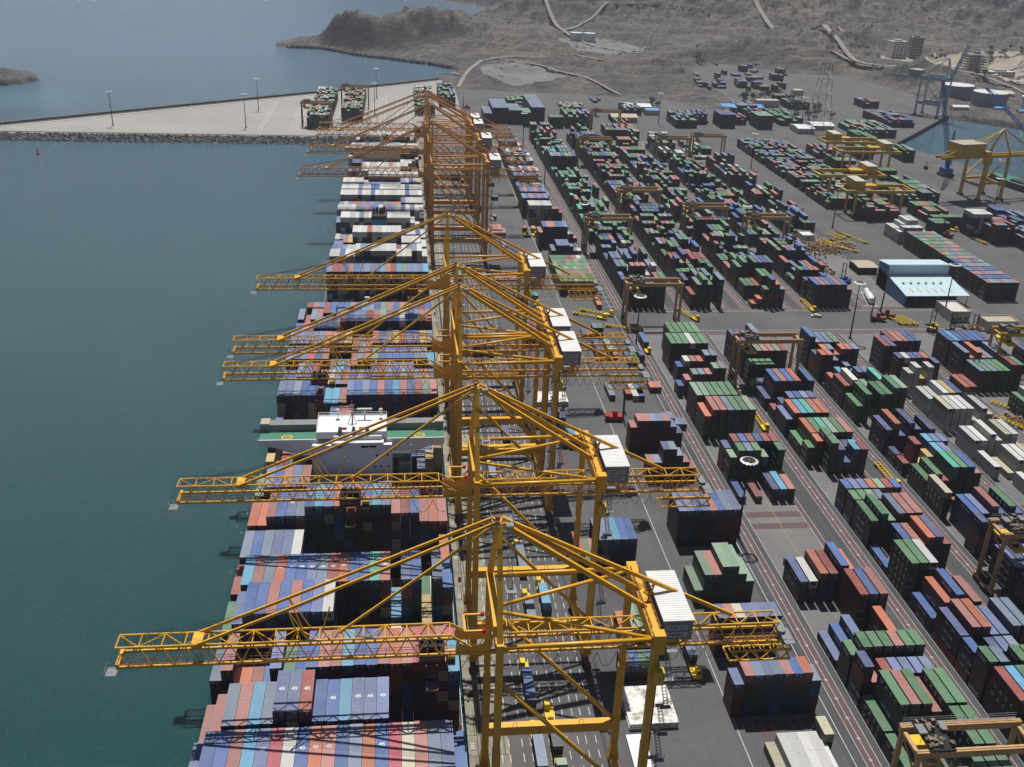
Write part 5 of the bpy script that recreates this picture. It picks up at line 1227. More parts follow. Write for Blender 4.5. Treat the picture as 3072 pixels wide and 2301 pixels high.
for i, (x, y, sx_, lab) in enumerate(((306.2, 650.5, 1, 'yellow rail gantry crane nearest the camera, its box house at the left'), (338.6, 696, -1, 'yellow rail gantry crane second from the camera, its box house at the right'), (388, 777.5, -1, 'yellow rail gantry crane third from the camera, box house near its middle'), (357, 815, 1, 'yellow rail gantry crane farthest back, box house at its left end'))):
    place(rmg, i > 0, (x, y, 0), 0, lab, 'rail gantry', GM, (sx_, 1, 1))
# lamp masts
def make_mast(round_head=True, h=28.5):
    root = empty('lamp_mast'); m = MB(); m.tube([(0, 0, 0), (0, 0, h)], [.42, .16], 10); m.lathe([(.9, 0), (.9, .4), (.45, .6)], (0, 0, 0), 10); m.build('pole', MT['steel'] if not round_head else MT['dark'], root)
    m = MB(); n = 16
    pr = [(2.1*math.cos(2*math.pi*k/n), 2.1*math.sin(2*math.pi*k/n)) for k in range(n)]
    for r_, z_ in ((2.1, h-.2), (1.4, h+.1)): m.tube([(r_*math.cos(2*math.pi*k/n), r_*math.sin(2*math.pi*k/n), z_) for k in range(n+1)], .09, 4)
    for k in range(6): a = 2*math.pi*k/6; m.bar((0, 0, h), (2.1*math.cos(a), 2.1*math.sin(a), h-.2), .1)
    rg_ = m.build('head_ring', MT['steel'], root)
    for k in range(n):
        a = 2*math.pi*k/n; m = MB(); m.bar((2.0*math.cos(a), 2.0*math.sin(a), h-.25), (2.8*math.cos(a), 2.8*math.sin(a), h-.55), .7, .3); m.build('floodlight', MT['lamp'], rg_)
    return root
lm = make_mast(); GL = 'tall floodlight masts'
LMP = [(106.6, 268, 'round headed lamp mast in front of the green stacks, nearest the camera'), (105.1, 418, 'round headed lamp mast in front of the gantry crane on the cross road'), (214.2, 435.2, 'lamp mast beside the cross road before the white tank trailer'), (275.6, 462.5, 'lamp mast in front of the pale blue workshop'),
       (106.5, 576, 'lamp mast in the lane beside the first gantry beyond the cross road'), (105.2, 735, 'lamp mast on the far kerb of the first lane'), (104.6, 871, 'lamp mast at the far end of the first lane'), (282, 626, 'lamp mast by the parked forklifts and yellow gantries'), (406, 650, 'lamp mast at the basin quay on the right'),
       (282, 797, 'lamp mast among white containers far back'), (390, 975, 'lamp mast between the far sheds'), (-250.7, 938.6, 'leftmost lamp mast on the empty breakwater yard'), (-136.2, 937.9, 'lamp mast on the breakwater yard, front one of the middle pair'), (-136.2, 1027.9, 'lamp mast on the breakwater yard, rear one of the middle pair'),
       (-24, 1014, 'lamp mast in front of the breakwater lane lines'), (-24, 1114, 'lamp mast behind the breakwater lane lines'), (204, 574, 'lamp mast behind the fourth lane gantry'), (250, 985, 'lamp mast at the far depot gate')]
for i, (x, y, lab) in enumerate(LMP): place(lm, i > 0, (x, y, 0), rc.uniform(0, 6), lab, 'lamp mast', GL, (1, 1, 1.05 if y > 900 else 1))
# terminal trucks
def make_tractor():
    root = empty('terminal_truck'); m = MB(); m.box(-1.2, 0, .5, 1.2, 5.0, 1.1); m.box(-1.2, 3.4, 1.1, .1, 5.0, 1.75); m.build('chassis', MT['yellow'], root)
    m = MB(); m.box(-1.15, 2.6, 1.1, .15, 4.6, 2.9); cb = m.build('cab', MT['yellow'], root)
    m = MB(); m.box(-1.0, 4.6, 1.9, 0, 4.64, 2.7); m.box(-1.19, 2.9, 1.9, -1.15, 4.3, 2.7); m.build('window', MT['glass'], cb)
    for x in (-1.1, 1.1):
        for y in (.9, 4.0):
            m = MB(); m.lathe([(.1, -.2), (.52, -.2), (.52, .2), (.1, .2)], (0, 0, 0), 10); m.v = [(x+v[2], y+v[0], .52+v[1]) for v in m.v]; m.build('wheel', MT['dark'], root)
    return root
def make_trailer():
    root = empty('container_trailer'); m = MB()
    for x in (-.9, .9): m.box(x-.16, -12.6, .95, x+.16, .8, 1.3)
    for q in range(8): m.box(-1.2, -12.4+q*1.8, 1.0, 1.2, -12.1+q*1.8, 1.25)
    m.build('frame', MT['yellow'], root)
    for x in (-1.0, 1.0):
        for y in (-11.4, -10.1):
            m = MB(); m.lathe([(.1, -.25), (.5, -.25), (.5, .25), (.1, .25)], (0, 0, 0), 10); m.v = [(x+v[2], y+v[0], .5+v[1]) for v in m.v]; m.build('wheel', MT['dark'], root)
    return root
tt = make_tractor(); tl = make_trailer(); ta = tb = 0
near_sort = sorted(range(len(TRK)), key=lambda q: TRK[q][1])
CW = {'': 'no'}
def truck_at(x, y, rz, lab_t, lab_l, trailer=True):
    global ta, tb
    place(tt, ta > 0, (x, y, 0), rz, lab_t, 'terminal truck', 'yellow terminal trucks'); ta += 1
    if trailer: place(tl, tb > 0, (x, y, 0), rz, lab_l, 'trailer', 'yellow container trailers'); tb += 1
for i, (x, y, L, c, d) in enumerate(TRK):
    k = ORD[near_sort.index(i)]; cn = PAL[c][0] if c else 'no'
    ends = y+max(L, 12.2)+.2 if d > 0 else y-.4
    truck_at(x, ends, 0 if d > 0 else math.pi, 'yellow terminal truck pulling a %s container, %s truck counted from the camera' % (cn, k), 'yellow trailer under a %s container, %s loaded trailer from the camera' % (cn, k))
EMP = [(95.6, 463.6, R(-118), 'nearer the lamp mast'), (109.3, 447.6, R(-112), 'passing under the gantry crane'), (143.6, 462.5, R(200), 'leaving the first lane'), (209.6, 475, R(180), 'before the navy and salmon stack'), (361, 621, R(215), 'on the road before the rail gantries'), (100, 468, R(-118), 'coupled behind another one'), (140.3, 345, R(180), 'between the first two lanes'), (173, 300, R(180), 'between the second and third lanes')]
for (x, y, rz, wh) in EMP: truck_at(x, y, rz, 'yellow terminal truck with empty trailer %s' % wh, 'empty yellow trailer %s' % wh)
n_ = 0
for gx_, gy_, nx, rz in ((245.5, 452.5, 1, .25), (249, 452.2, 1, .22), (252.6, 452.0, 1, .2), (272, 598, 1, .35), (276, 601, 1, .3), (281, 604, 1, .33), (285, 590, 1, .4), (262, 575, 1, .9), (268, 570, 1, .7), (258, 582, 1, 1.2), (264, 588, 1, .2), (270, 585, 1, .9), (366, 590, 1, .2), (230, 332, 1, .15), (246, 352, 1, .6), (240, 338, 1, .5)):
    place(tl, True, (gx_, gy_+10, 0), rz, 'parked yellow trailer, %s in the groups around the workshop and reefer stacks' % ORD[n_], 'trailer', 'yellow container trailers'); n_ += 1
# empty handlers / forklifts
def make_handler(mat):
    root = empty('container_handler'); m = MB(); m.box(-1.6, 0, .9, 1.6, 5.4, 2.3); m.box(-1.4, -1.4, 1.2, 1.4, 0, 2.6); m.build('body', mat, root)
    m = MB(); m.box(-.8, 1.6, 2.3, .8, 3.4, 4.2); cb = m.build('cab', mat, root)
    m = MB(); m.box(-.7, 3.4, 2.9, .7, 3.44, 4.0); m.build('window', MT['glass'], cb)
    m = MB()
    for x in (-1.0, 1.0): m.bar((x, 5.9, .6), (x, 5.7, 12.5), .35)
    for z_ in (2, 5, 8.5, 12.2): m.bar((-1.0, 5.8, z_), (1.0, 5.8, z_), .25)
    m.box(-3.0, 6.1, 3.4, 3.0, 6.5, 4.2); m.build('lift_mast', MT['dark'], root)
    for x in (-1.7, 1.7):
        for y, r_ in ((.2, .7), (4.6, .95)):
            m = MB(); m.lathe([(.1, -.35), (r_, -.35), (r_, .35), (.1, .35)], (0, 0, 0), 12); m.v = [(x+v[2], y+v[0], r_+v[1]) for v in m.v]; m.build('wheel', MT['dark'], root)
    return root
hr = make_handler(MT['rust']); hb = make_handler(MT['bluecr']); hy = make_handler(MT['yellow']); hx = make_handler(MT['red'])
for pr, L in ((hx, [(80.2, 352.5, -1.6, 'red container handler alone on the apron beside the brown stacks')]),
              (hb, [(246.5, 516, 2.2, 'blue container handler with tall mast near the workshop corner')]), (hy, [(262, 446, 2.4, 'yellow handler among the parked handlers by the white stores')]),
              (hr, [(240.5, 457, 1.2, 'leftmost rusty handler in the row before the workshop'), (247, 461, .9, 'second rusty handler in the row before the workshop'), (268, 440, 2.6, 'rusty handler in front of the flat white store'), (277, 439.5, 2.9, 'rightmost handler before the flat white store'), (263, 622, .5, 'dark handler with raised mast by the waste heaps'), (246, 600, 2.2, 'rusty handler beside the far lamp mast'), (230, 640, 1.4, 'rusty handler at the edge of the fourth lane'), (352, 603, .6, 'handler beside the tall white reefer stack'), (300, 992, .4, 'far dark handler before the blue canopy'), (70, 1052, 1.4, 'dark handler at the back of the apron'), (249, 388, 2.9, 'rusty handler in the road right of the reefers')])):
    for i, (x, y, rz, lab) in enumerate(L): place(pr, i > 0, (x, y, 0), rz, lab, 'handler', 'container handlers')
# pick-up cars
def make_car():
    root = empty('pickup_car'); m = MB(); m.prism([(-.9, -2.5), (.9, -2.5), (.9, 2.5), (-.9, 2.5)], .4, .95); m.add([(-.85, -.6, .95), (.85, -.6, .95), (.85, 1.5, .95), (-.85, 1.5, .95), (-.7, -.4, 1.6), (.7, -.4, 1.6), (.7, .9, 1.6), (-.7, .9, 1.6)], [(4, 5, 6, 7), (0, 1, 5, 4), (1, 2, 6, 5), (2, 3, 7, 6), (3, 0, 4, 7)])
    for x in (-.88, .82): m.box(x, -2.45, .95, x+.06, -.7, 1.25)
    m.build('body', MT['white'], root)
    m = MB(); m.add([(-.7, 1.49, 1.0), (.7, 1.49, 1.0), (.64, .97, 1.55), (-.64, .97, 1.55)], [(0, 1, 2, 3)]); m.v = [(a, b+.02, c+.02) for a, b, c in m.v]; m.build('windscreen', MT['glass'], root)
    for x in (-.85, .85):
        for y in (-1.6, 1.6):
            m = MB(); m.lathe([(.1, -.12), (.36, -.12), (.36, .12), (.1, .12)], (0, 0, 0), 10); m.v = [(x+v[2], y+v[0], .36+v[1]) for v in m.v]; m.build('wheel', MT['dark'], root)
    return root
car = make_car(); cj = [(208.3, 463.8, 1.45, 'white pickup car crossing the empty road below the fourth lane'), (58.6, 641, .1, 'white pickup car parked behind the far crane legs'), (330, 655, .7, 'white car beside the rail gantry legs'), (350, 970, .9, 'white car at the far sheds')]
crg = random.Random(8)
for i, (x, y, rz, lab) in enumerate(cj): place(car, i > 0, (x, y, 0), rz, lab, 'pickup car', 'white cars')
# white tank vessel on the ground
m = MB(); r_ = 1.9
T0 = empty('tank_vessel', (246.6, 488.5, 0), R(-14), 'long white cylindrical tank vessel lying on a frame near the workshop', 'tank vessel')
m = MB(); m.lathe([(.05, -9.2), (1.2, -9.0), (1.9, -8.2), (1.9, 1), (1.3, 3.5), (1.3, 8.6), (.8, 9.2), (.05, 9.4)], (0, 0, 0), 20); m.v = [(a, c, b+2.6) for a, b, c in m.v]; m.f = [f[::-1] for f in m.f]; m.build('tank', MT['white'], T0, smooth=True)
m = MB()
for x in (-2, 2): m.box(x-.12, -11, .5, x+.12, 11, .8)
for y in (-10, -4, 2, 8): m.box(-2.6, y-.12, .3, 2.6, y+.12, .6)
for y in (-10.8, 10.8): m.box(-3.6, y-.3, .02, 3.6, y+.3, .3)
m.build('frame', MT['white'], T0)
# workshop
W0 = empty('workshop', (262, 479, 0), 0, 'large pale blue workshop with stepped roof and open front canopy', 'workshop')
m = MB(); m.add([(0, 12, 0), (34, 12, 0), (34, 34, 0), (0, 34, 0), (0, 12, 7.6), (34, 12, 7.6), (34, 34, 10), (0, 34, 10)], [(0, 1, 5, 4), (1, 2, 6, 5), (2, 3, 7, 6), (3, 0, 4, 7)])
m.add([(0, 23, 0), (34, 23, 0), (34, 35, 0), (0, 35, 0), (0, 23, 15.2), (34, 23, 15.2), (34, 35, 14.0), (0, 35, 14.0)], [(0, 1, 5, 4), (1, 2, 6, 5), (2, 3, 7, 6), (3, 0, 4, 7)])
m.box(0, 0, 0, .2, 12, 6.2); m.build('wall', MT['bluewall'], W0)
m = MB(); m.add([(-.4, -1, 5.9), (35, -1, 5.9), (34.4, 10, 7.6), (-.4, 10, 7.6), (-.4, 23, 9.6), (34.4, 23, 9.6), (-.4, -1, 5.6), (35, -1, 5.6)], [(0, 1, 2, 3), (3, 2, 5, 4), (6, 7, 1, 0)])
m.add([(-.6, 22.4, 15.1), (34.8, 22.4, 15.1), (34.8, 35.6, 14.0), (-.6, 35.6, 14.0), (-.6, 22.4, 14.8), (34.8, 22.4, 14.8)], [(0, 1, 2, 3), (4, 5, 1, 0)]); rf = m.build('roof', MT['paleroof'], W0)
m = MB(); m.add([(-.02, 22.9, 9.7), (34.02, 22.9, 9.7), (34.02, 22.9, 14.9), (-.02, 22.9, 14.9)], [(0, 1, 2, 3)]); m.build('upper_front_wall', MT['paleroof'], W0)
for q in range(6):
    m = MB(); m.add([(5+q*4.3, 2.5, 6.5), (6+q*4.3, 2.5, 6.5), (5.7+q*4.3, 7.4, 7.27), (4.7+q*4.3, 7.4, 7.27)], [(0, 1, 2, 3)]); m.build('skylight', MT['concw'], rf)
    m = MB(); m.lathe([(.5, 0), (.5, .6), (.75, .7), (.05, 1.1)], (4+q*4.2, 12.5, 8.0), 10); m.build('roof_vent', MT['steel'], rf)
for q in range(7): m = MB(); m.box(.1+q*5.6, -.8, 0, .35+q*5.6, -.55, 5.7); m.build('canopy_post', MT['bluewall'], W0)
m = MB(); m.box(1, 8, 0, 33, 8.2, 6.4); m.build('inner_wall', MT['dark'], W0)
def store(name, x0, y0, x1, y1, h, wall, roof, lab, cat='store', parapet=True, win=0):
    r = empty(name, ((x0+x1)/2, (y0+y1)/2, 0), 0, lab, cat); a, b = (x1-x0)/2, (y1-y0)/2
    m = MB(); m.box(-a, -b, 0, a, b, h); m.build('wall', wall, r)
    m = MB(); m.box(-a+.3, -b+.3, h, a-.3, b-.3, h+.12)
    if not parapet: m = MB(); m.add([(-a-.6, -b-.6, h), (a+.6, -b-.6, h), (a+.6, b+.6, h), (-a-.6, b+.6, h), (-a-.6, 0, h+a*.16), (a+.6, 0, h+a*.16)], [(0, 1, 5, 4), (3, 4, 5, 2), (0, 4, 3), (1, 2, 5)])
    m.build('roof', roof, r)
    if parapet:
        m = MB()
        for (p, q, s_, t_) in ((-a, -b, a, -b+.3), (-a, b-.3, a, b), (-a, -b+.3, -a+.3, b-.3), (a-.3, -b+.3, a, b-.3)): m.box(p, q, h, s_, t_, h+.7)
        m.build('parapet', wall, r)
    for i in range(win):
        m = MB(); xx = -a+(i+.5)*2*a/win; m.box(xx-.7, -b-.05, 1.2, xx+.7, -b, 2.4); m.build('window', MT['glass'], r)
    return r
store('store_building', 275.2, 455.5, 285.6, 471.5, 5, MT['concw'], MT['bwall'], 'flat roofed white store in front of the workshop canopy', win=3)
store('store_building', 286.6, 441.5, 303.2, 450.6, 5, MT['concw'], MT['shipbeige'], 'flat roofed beige store at the right, behind the yellow gantry crane', win=2)
store('timber_shed', 259, 531, 270, 544, 4, MT['dark'], MT['shipbeige'], 'rusty roofed low shed left of the workshop', parapet=False)
store('depot_shed', 376, 945, 392, 968, 5, MT['bwall'], MT['white'], 'long white shed beyond the yellow rail gantries, left of the pair', parapet=False, win=3)
store('depot_shed', 398, 964, 419, 985, 4.5, MT['bwall'], MT['white'], 'wide white shed beyond the yellow rail gantries, right of the pair', parapet=False, win=4)
store('depot_shed', 205, 990, 230, 1008, 5, MT['concw'], MT['shipbeige'], 'cream roofed shed behind the second lane end', parapet=False)
store('depot_shed', 234, 1052, 258, 1072, 5, MT['bwall'], MT['white'], 'white roofed shed in the far apron depot', parapet=False)
store('depot_shed', 248, 1032, 262, 1044, 5, MT['bwall'], MT['blueroof'], 'small bright blue roofed shed beside brown trees', parapet=False)
store('hill_shed', 358, 1472, 378, 1502, 5, MT['bwall'], MT['white'], 'white roofed shed alone at the foot of the hills', parapet=False)
store('office_building', 383, 1090, 408, 1102, 7, MT['bwall'], MT['bwall'], 'low white office beside trees behind the blue canopy', win=6)
store('store_building', 250, 596, 258, 606, 3, MT['bwall'], MT['white'], 'tiny white cabin beside the waste heaps', win=1)
C0 = empty('canopy_shed', (354, 1052, 0), R(-8), 'big bright blue canopy roof on columns behind the stacked containers', 'canopy')
m = MB(); m.add([(-22, -10, 8), (0, -16, 7.5), (22, -8, 8), (22, 10, 8.5), (0, 14, 8), (-22, 8, 8), (0, 0, 10.5)], [(0, 1, 6), (1, 2, 6), (2, 3, 6), (3, 4, 6), (4, 5, 6), (5, 0, 6)]); m.add([(-22, -10, 7.2), (0, -16, 6.7), (22, -8, 7.2), (-22, -10, 8), (0, -16, 7.5), (22, -8, 8)], [(0, 1, 4, 3), (1, 2, 5, 4)]); m.build('roof', MT['blueroof'], C0)
for (x, y) in ((-20, -9), (0, -14.5), (20, -7), (20, 8), (-20, 6)): m = MB(); m.box(x-.3, y-.3, 0, x+.3, y+.3, 8); m.build('post', MT['bluewall'], C0)
# white hatch covers laid on the apron by the landside rail
def flat_stack(x0, y0, x1, y1, n, mat, lab):
    r = empty('hatch_cover_stack', ((x0+x1)/2, (y0+y1)/2, 0), 0, lab, 'hatch covers'); a, b = (x1-x0)/2, (y1-y0)/2
    for i in range(n):
        m = MB(); o_ = .15*((i*7) % 3-1); m.box(-a+o_, -b, .1+i*.95, a+o_, b, .9+i*.95)
        for q in range(1, 4): m.box(-a+o_, -b+2*b*q/4-.04, .9+i*.95, a+o_, -b+2*b*q/4+.04, .93+i*.95)
        m.build('hatch_cover', mat, r)
t = NT('stained_white_steel'); v = t.coord('Object'); t.base(t.mix(t.ramp(t.noise(v, .35, 7, .7), [(.48, 0), (.62, .8)]), lin((236, 236, 230), .85), lin((120, 112, 92), .6))); HCM = t.set(.6)
flat_stack(53.8, 185.8, 66.0, 199.2, 2, HCM, 'stained white hatch covers stacked under the nearest crane stair')
flat_stack(52.5, 172, 57.0, 183.5, 1, MT['white'], 'plain white hatch cover at the bottom edge beside the crane leg')
flat_stack(53.0, 366, 66.4, 376, 2, HCM, 'white hatch covers beside the crane leg before the red handler')
flat_stack(51, 605, 64.5, 616, 2, MT['sal'] if 'sal' in MT else paint('faded_red_steel', (190, 135, 130), .6, .3, .4), 'faded pink hatch covers among the far crane legs')
flat_stack(50, 520, 64, 531, 1, paint('faded_red_steel', (190, 135, 130), .6, .3, .4), 'faded pink hatch cover between the far crane groups')
# workshop clutter: waste heaps of mixed scrap (uncountable)
m = MB(); rg = random.Random(9)
t = NT('mixed_scrap'); v = t.coord('Object'); t.base(t.ramp(t.noise(v, .5, 2, .9), [(.3, lin((60, 60, 65), .6)), (.45, lin((190, 150, 50), .6)), (.52, lin((130, 60, 50), .6)), (.6, lin((180, 180, 180), .7)), (.7, lin((50, 50, 55), .6))])); SCR = t.set(.7)
for (cx, cy, a, b, n) in ((256, 580, 12, 14, 260), (270, 588, 8, 8, 110), (284, 446, 6, 3, 60), (244, 560, 3, 30, 120), (230, 620, 6, 30, 200), (248, 346, 5, 6, 60), (251, 620, 5, 5, 40)):
    for i in range(n):
        x = cx+rg.gauss(0, a/2); y = cy+rg.gauss(0, b/2); s_ = rg.uniform(.4, 1.5); m.bar((x, y, .3), (x+rg.uniform(-2, 2)*s_, y+rg.uniform(-2, 2)*s_, rg.uniform(.3, 1.6)), rg.uniform(.3, 1.1))
tag(m.build('scrap_heap', SCR), kind='stuff')
# bollards along the quay edge
m = MB(); m.lathe([(.45, 0), (.3, .25), (.3, .5), (.5, .6), (.5, .75), (.05, .8)], (0, 0, 0), 10); bo0 = m.build('mooring_bollard', MT['dark'], smooth=True)
for i in range(24):
    y = 176+i*24.5; o = bo0 if i == 0 else bo0.copy()
    if i: col.objects.link(o)
    o.location = (15.9, y, .28); tag(o, 'black mooring bollard on the concrete quay edge, %s from the camera' % ORD[i], 'bollard', 'mooring bollards on the quay edge')
for i, s_ in enumerate(('160', '170', '180', '190', '200', '210', '220', '230')):
    o = bpy.data.objects.new('quay_number', text_mesh(s_, MT['mark'] if 'mark' in MT else MT['wink'], 'quay_number')); col.objects.link(o); o.location = (15.3, 183+i*19.5, .31); o.rotation_euler = (0, 0, R(-90)); o.scale = (1.4,)*3; tag(o, kind='structure')

# ================================================================ FAR SIDE OF THE PORT
# yellow quay cranes at the basin
def make_yq():
    root = empty('quay_crane'); mt = MT['rmgy']
    for x in (0, 20):
        for y in (0, 19):
            m = MB(); m.bar((x, y, 1.5), (x, y, 34), 2.0, 1.8, w2=1.5, h2=1.5); m.build('leg', mt, root)
            m = MB(); m.box(x-.8, y-3, .2, x+.8, y+3, 1.6); m.build('wheel_bogie', MT['rust'], root)
        m = MB(); m.box(x-.6, 0, 10, x+.6, 19, 12); m.build('portal_beam', mt, root)
    for y in (0, 19):
        m = MB(); m.box(0, y-.7, 12, 20, y+.7, 13.6); m.build('sill_beam', mt, root)
        m = MB(); m.bar((0, y, 14), (20, y, 32), .8); m.build('diagonal_brace', mt, root)
        m = MB(); m.bar((20, y, 34), (19, 9.5, 50), 1.1); m.build('mast_leg', mt, root)
    for y in (6.5, 12.5):
        m = MB(); m.box(-34, y-.6, 30, 62, y+.6, 32); m.build('boom_girder', mt, root)
        m = MB(); m.bar((19, 9.5, 50), (-2, y, 36), .7); m.bar((19, 9.5, 50), (52, y, 32), .5); m.bar((19, 9.5, 49), (-30, y, 33), .4); m.build('stay', mt, root)
    m = MB(); m.box(-22, 2, 32.5, -1, 17, 41); h_ = m.build('machine_house', mt, root)
    m = MB(); m.box(-22.3, 1.7, 41, -.7, 17.3, 41.4); m.build('roof', MT['shipbeige'], h_)
    m = MB(); m.box(-2, -1, 33, 2.5, 20, 36); m.build('cross_girder', mt, root)
    m = MB(); m.box(8, 7, 24, 12, 12, 30); m.build('operator_cab', mt, root)
    return root
yq = make_yq(); ang = math.atan2(-(492-455), -(755-905)); 
place(yq, False, (422, 698, 0), R(12), 'big yellow quay crane with box machine house beside the right hand basin', 'quay crane', 'yellow quay cranes at the basin')
place(yq, True, (459, 610, 0), R(12), 'yellow quay crane cut by the right edge of the picture, beyond its twin', 'quay crane', 'yellow quay cranes at the basin')
# grey crane with raised boom
g0 = empty('quay_crane', (548, 1061, 0), R(-50), 'grey blue quay crane with its boom raised, standing at the back of the basin', 'quay crane'); mt = MT['greycr']
for x in (0, 24):
    for y in (0, 18):
        m = MB(); m.bar((x, y, 1.5), (x+(1.2 if x else 0), y, 41), 1.8, 1.6, w2=1.3, h2=1.3); m.build('leg', mt, g0); m = MB(); m.box(x-1, y-3, .2, x+1, y+3, 2); m.build('wheel_bogie', MT['steel'], g0)
for y in (0, 18):
    m = MB(); m.box(0, y-.8, 12, 24, y+.8, 14.5); m.box(0, y-.6, 39, 26, y+.6, 41); m.build('portal_beam', mt, g0)
    m = MB(); m.bar((0, y, 40), (24, y, 15), .9); m.bar((24, y, 28), (12, y, 15), .7); m.build('diagonal_brace', mt, g0)
for x in (0, 25):
    m = MB(); m.box(x-.8, 0, 39, x+.8, 18, 41); m.box(x-.6, 0, 12.5, x+.6, 18, 14); m.build('cross_beam', mt, g0)
for y in (6, 12):
    m = MB(); m.box(-34, y-.6, 36.5, 26, y+.6, 38.6); m.build('rear_girder', mt, g0)
    m = MB(); m.bar((27, y, 37), (39, y, 75), 1.6, 1.8, w2=1.0, h2=1.2); m.build('raised_boom', mt, g0)
    m = MB(); m.bar((25, y*1.8-7.2, 41), (22, 9, 60), 1.0); m.bar((22, 9, 60), (-30, y, 39), .5); m.bar((22, 9, 60), (0, y, 41), .6); m.build('mast_stay', mt, g0)
m = MB()
for i in range(8): f = i/7; m.bar((27+12*f, 6, 37+38*f), (27+12*f, 12, 37+38*f), .5)
m.build('boom_cross_members', mt, g0)
m = MB(); m.box(-16, 3, 39, -4, 15, 45); h_ = m.build('machine_house', MT['house'], g0)
m = MB(); m.box(-16.3, 2.7, 45, -3.7, 15.3, 45.3); m.build('roof', MT['concw'], h_)
# blue harbour cranes with lattice jibs
def jib_crane(loc, tip, lab, rz=0):
    root = empty('harbour_crane', loc, 0, lab, 'harbour crane'); m = MB(); m.box(-5, -5, 0, 5, 5, 2.2); m.build('carriage', MT['dark'], root)
    m = MB(); m.box(-3.4, -4.5, 2.4, 3.4, 5, 6.4); m.box(-1.3, -1.3, 6.4, 1.3, 1.3, 15); m.build('slewing_house', MT['bluecr'], root)
    m = MB(); m.lathe([(1.6, 15), (1.3, 33), (.6, 36)], (0, 0, 0), 8); m.build('tower', MT['greycr'], root)
    T_ = Vector(tip)-Vector(loc); a = Vector((1.2, 0, 8)); m = MB(); n = 15; u = T_-a
    side = u.cross(Vector((0, 0, 1))).normalized(); v_ = side.cross(u).normalized()
    P_ = lambda i, s, q: a+u*(i/n)+side*(s*(1.7*(1-.55*i/n)))+v_*(q*(1.5*(1-.6*i/n)))
    for s in (-1, 1):
        for q in (-1, 1): m.tube([P_(i, s, q) for i in range(n+1)], .28, 4)
    for i in range(n):
        for s in (-1, 1): m.bar(P_(i, s, -1), P_(i+1, s, 1), .2)
        for q in (-1, 1): m.bar(P_(i, -1, q), P_(i+1, 1, q), .2)
    m.build('lattice_jib', MT['bluecr'], root)
    m = MB(); m.lathe([(.1, -1), (1.3, -.8), (1.3, .8), (.1, 1)], tuple(T_), 8); m.build('jib_head', MT['red'], root)
    m = MB()
    for q in (-.5, .5): m.tube([T_+Vector((q, 0, 0)), Vector((q, 0, 36))], .1, 4)
    m.build('luffing_rope', MT['cable'], root)
    return root
j1 = jib_crane((438, 778, 0), (411, 762, 76), 'blue mobile harbour crane with upright lattice jib at the basin corner')
hk = D(2013, 365); m = MB(); m.tube([(0, 0, 8), (438-432, 0, 60)], .08, 4)
HKO = empty('hanging_grab', (432.6, 801, 0), 0, 'yellow hook block and dark grab hanging from the blue jib crane over the quay', 'crane hook')
m = MB(); m.box(-1.5, -1.2, 0, 1.5, 1.2, 2.2); m.build('grab', MT['dark'], HKO); m = MB(); m.bar((0, 0, 2.2), (.2, 0, 5), .8, .8, w2=.3, h2=.3); m.box(-1.2, -.4, 2.1, 1.2, .4, 2.9); m.lathe([(.1, 5), (.7, 5.3), (.7, 6.4), (.1, 6.8)], (.2, 0, 0), 8); m.build('hook_block', MT['rmgy'], HKO)
m = MB(); m.tube([(.2, 0, 6.6), (411-432.6, 762-801, 75.5)], .09, 4); m.build('rope', MT['cable'], HKO)
jib_crane((560, 836, -3), (514, 875, 55), 'blue barge crane with leaning lattice jib out in the basin')
BG = empty('crane_barge', (561, 836, -4), R(20), 'low dark barge carrying the blue crane in the basin', 'barge'); m = MB(); m.prism([(-8, -20), (8, -20), (8, 16), (4, 21), (-4, 21), (-8, 16)], -.8, 1.0); m.build('hull', MT['hull'], BG); m = MB(); m.box(-5, -18, 1.0, 5, -12, 5); m.build('cabin', MT['white'], BG)
# radio mast, red and white
RMm = empty('radio_mast', (397, 951, 0), 0, 'tall red and white lattice radio mast beside the depot', 'radio mast')
def leg4(i, H_=93, n=13): f = i/n; w_ = 8.5*(1-f)+.9; return [Vector((sx_*w_, sy_*w_, H_*f)) for sx_, sy_ in ((-1, -1), (1, -1), (1, 1), (-1, 1))]
for i in range(13):
    m = MB(); a, b = leg4(i), leg4(i+1)
    for k in range(4): m.bar(a[k], b[k], .34); m.bar(a[k], b[(k+1) % 4], .17); m.bar(b[k], b[(k+1) % 4], .17)
    m.build('red_section' if i % 2 == 0 else 'white_section', MT['rail'] if i % 2 == 0 else MT['white'], RMm)
m = MB(); m.box(-2.5, -2.5, 90, 2.5, 2.5, 90.3)
for s in (-1, 1): m.bar((s*2.5, -2.5, 91.5), (s*2.5, 2.5, 91.5), .2); m.bar((-2.5, s*2.5, 91.5), (2.5, s*2.5, 91.5), .2)
m.build('top_platform', MT['rust'], RMm)
WT = empty('water_tower', (426, 1090, 0), 0, 'white square water tower on thin legs beside the radio mast', 'water tower'); m = MB(); m.box(-5, -5, 13.5, 5, 5, 19.5); m.build('tank', MT['concw'], WT)
for s in (-1, 1):
    for q in (-1, 1): m = MB(); m.box(s*4-.3, q*4-.3, 0, s*4+.3, q*4+.3, 13.5); m.build('leg', MT['concw'], WT)
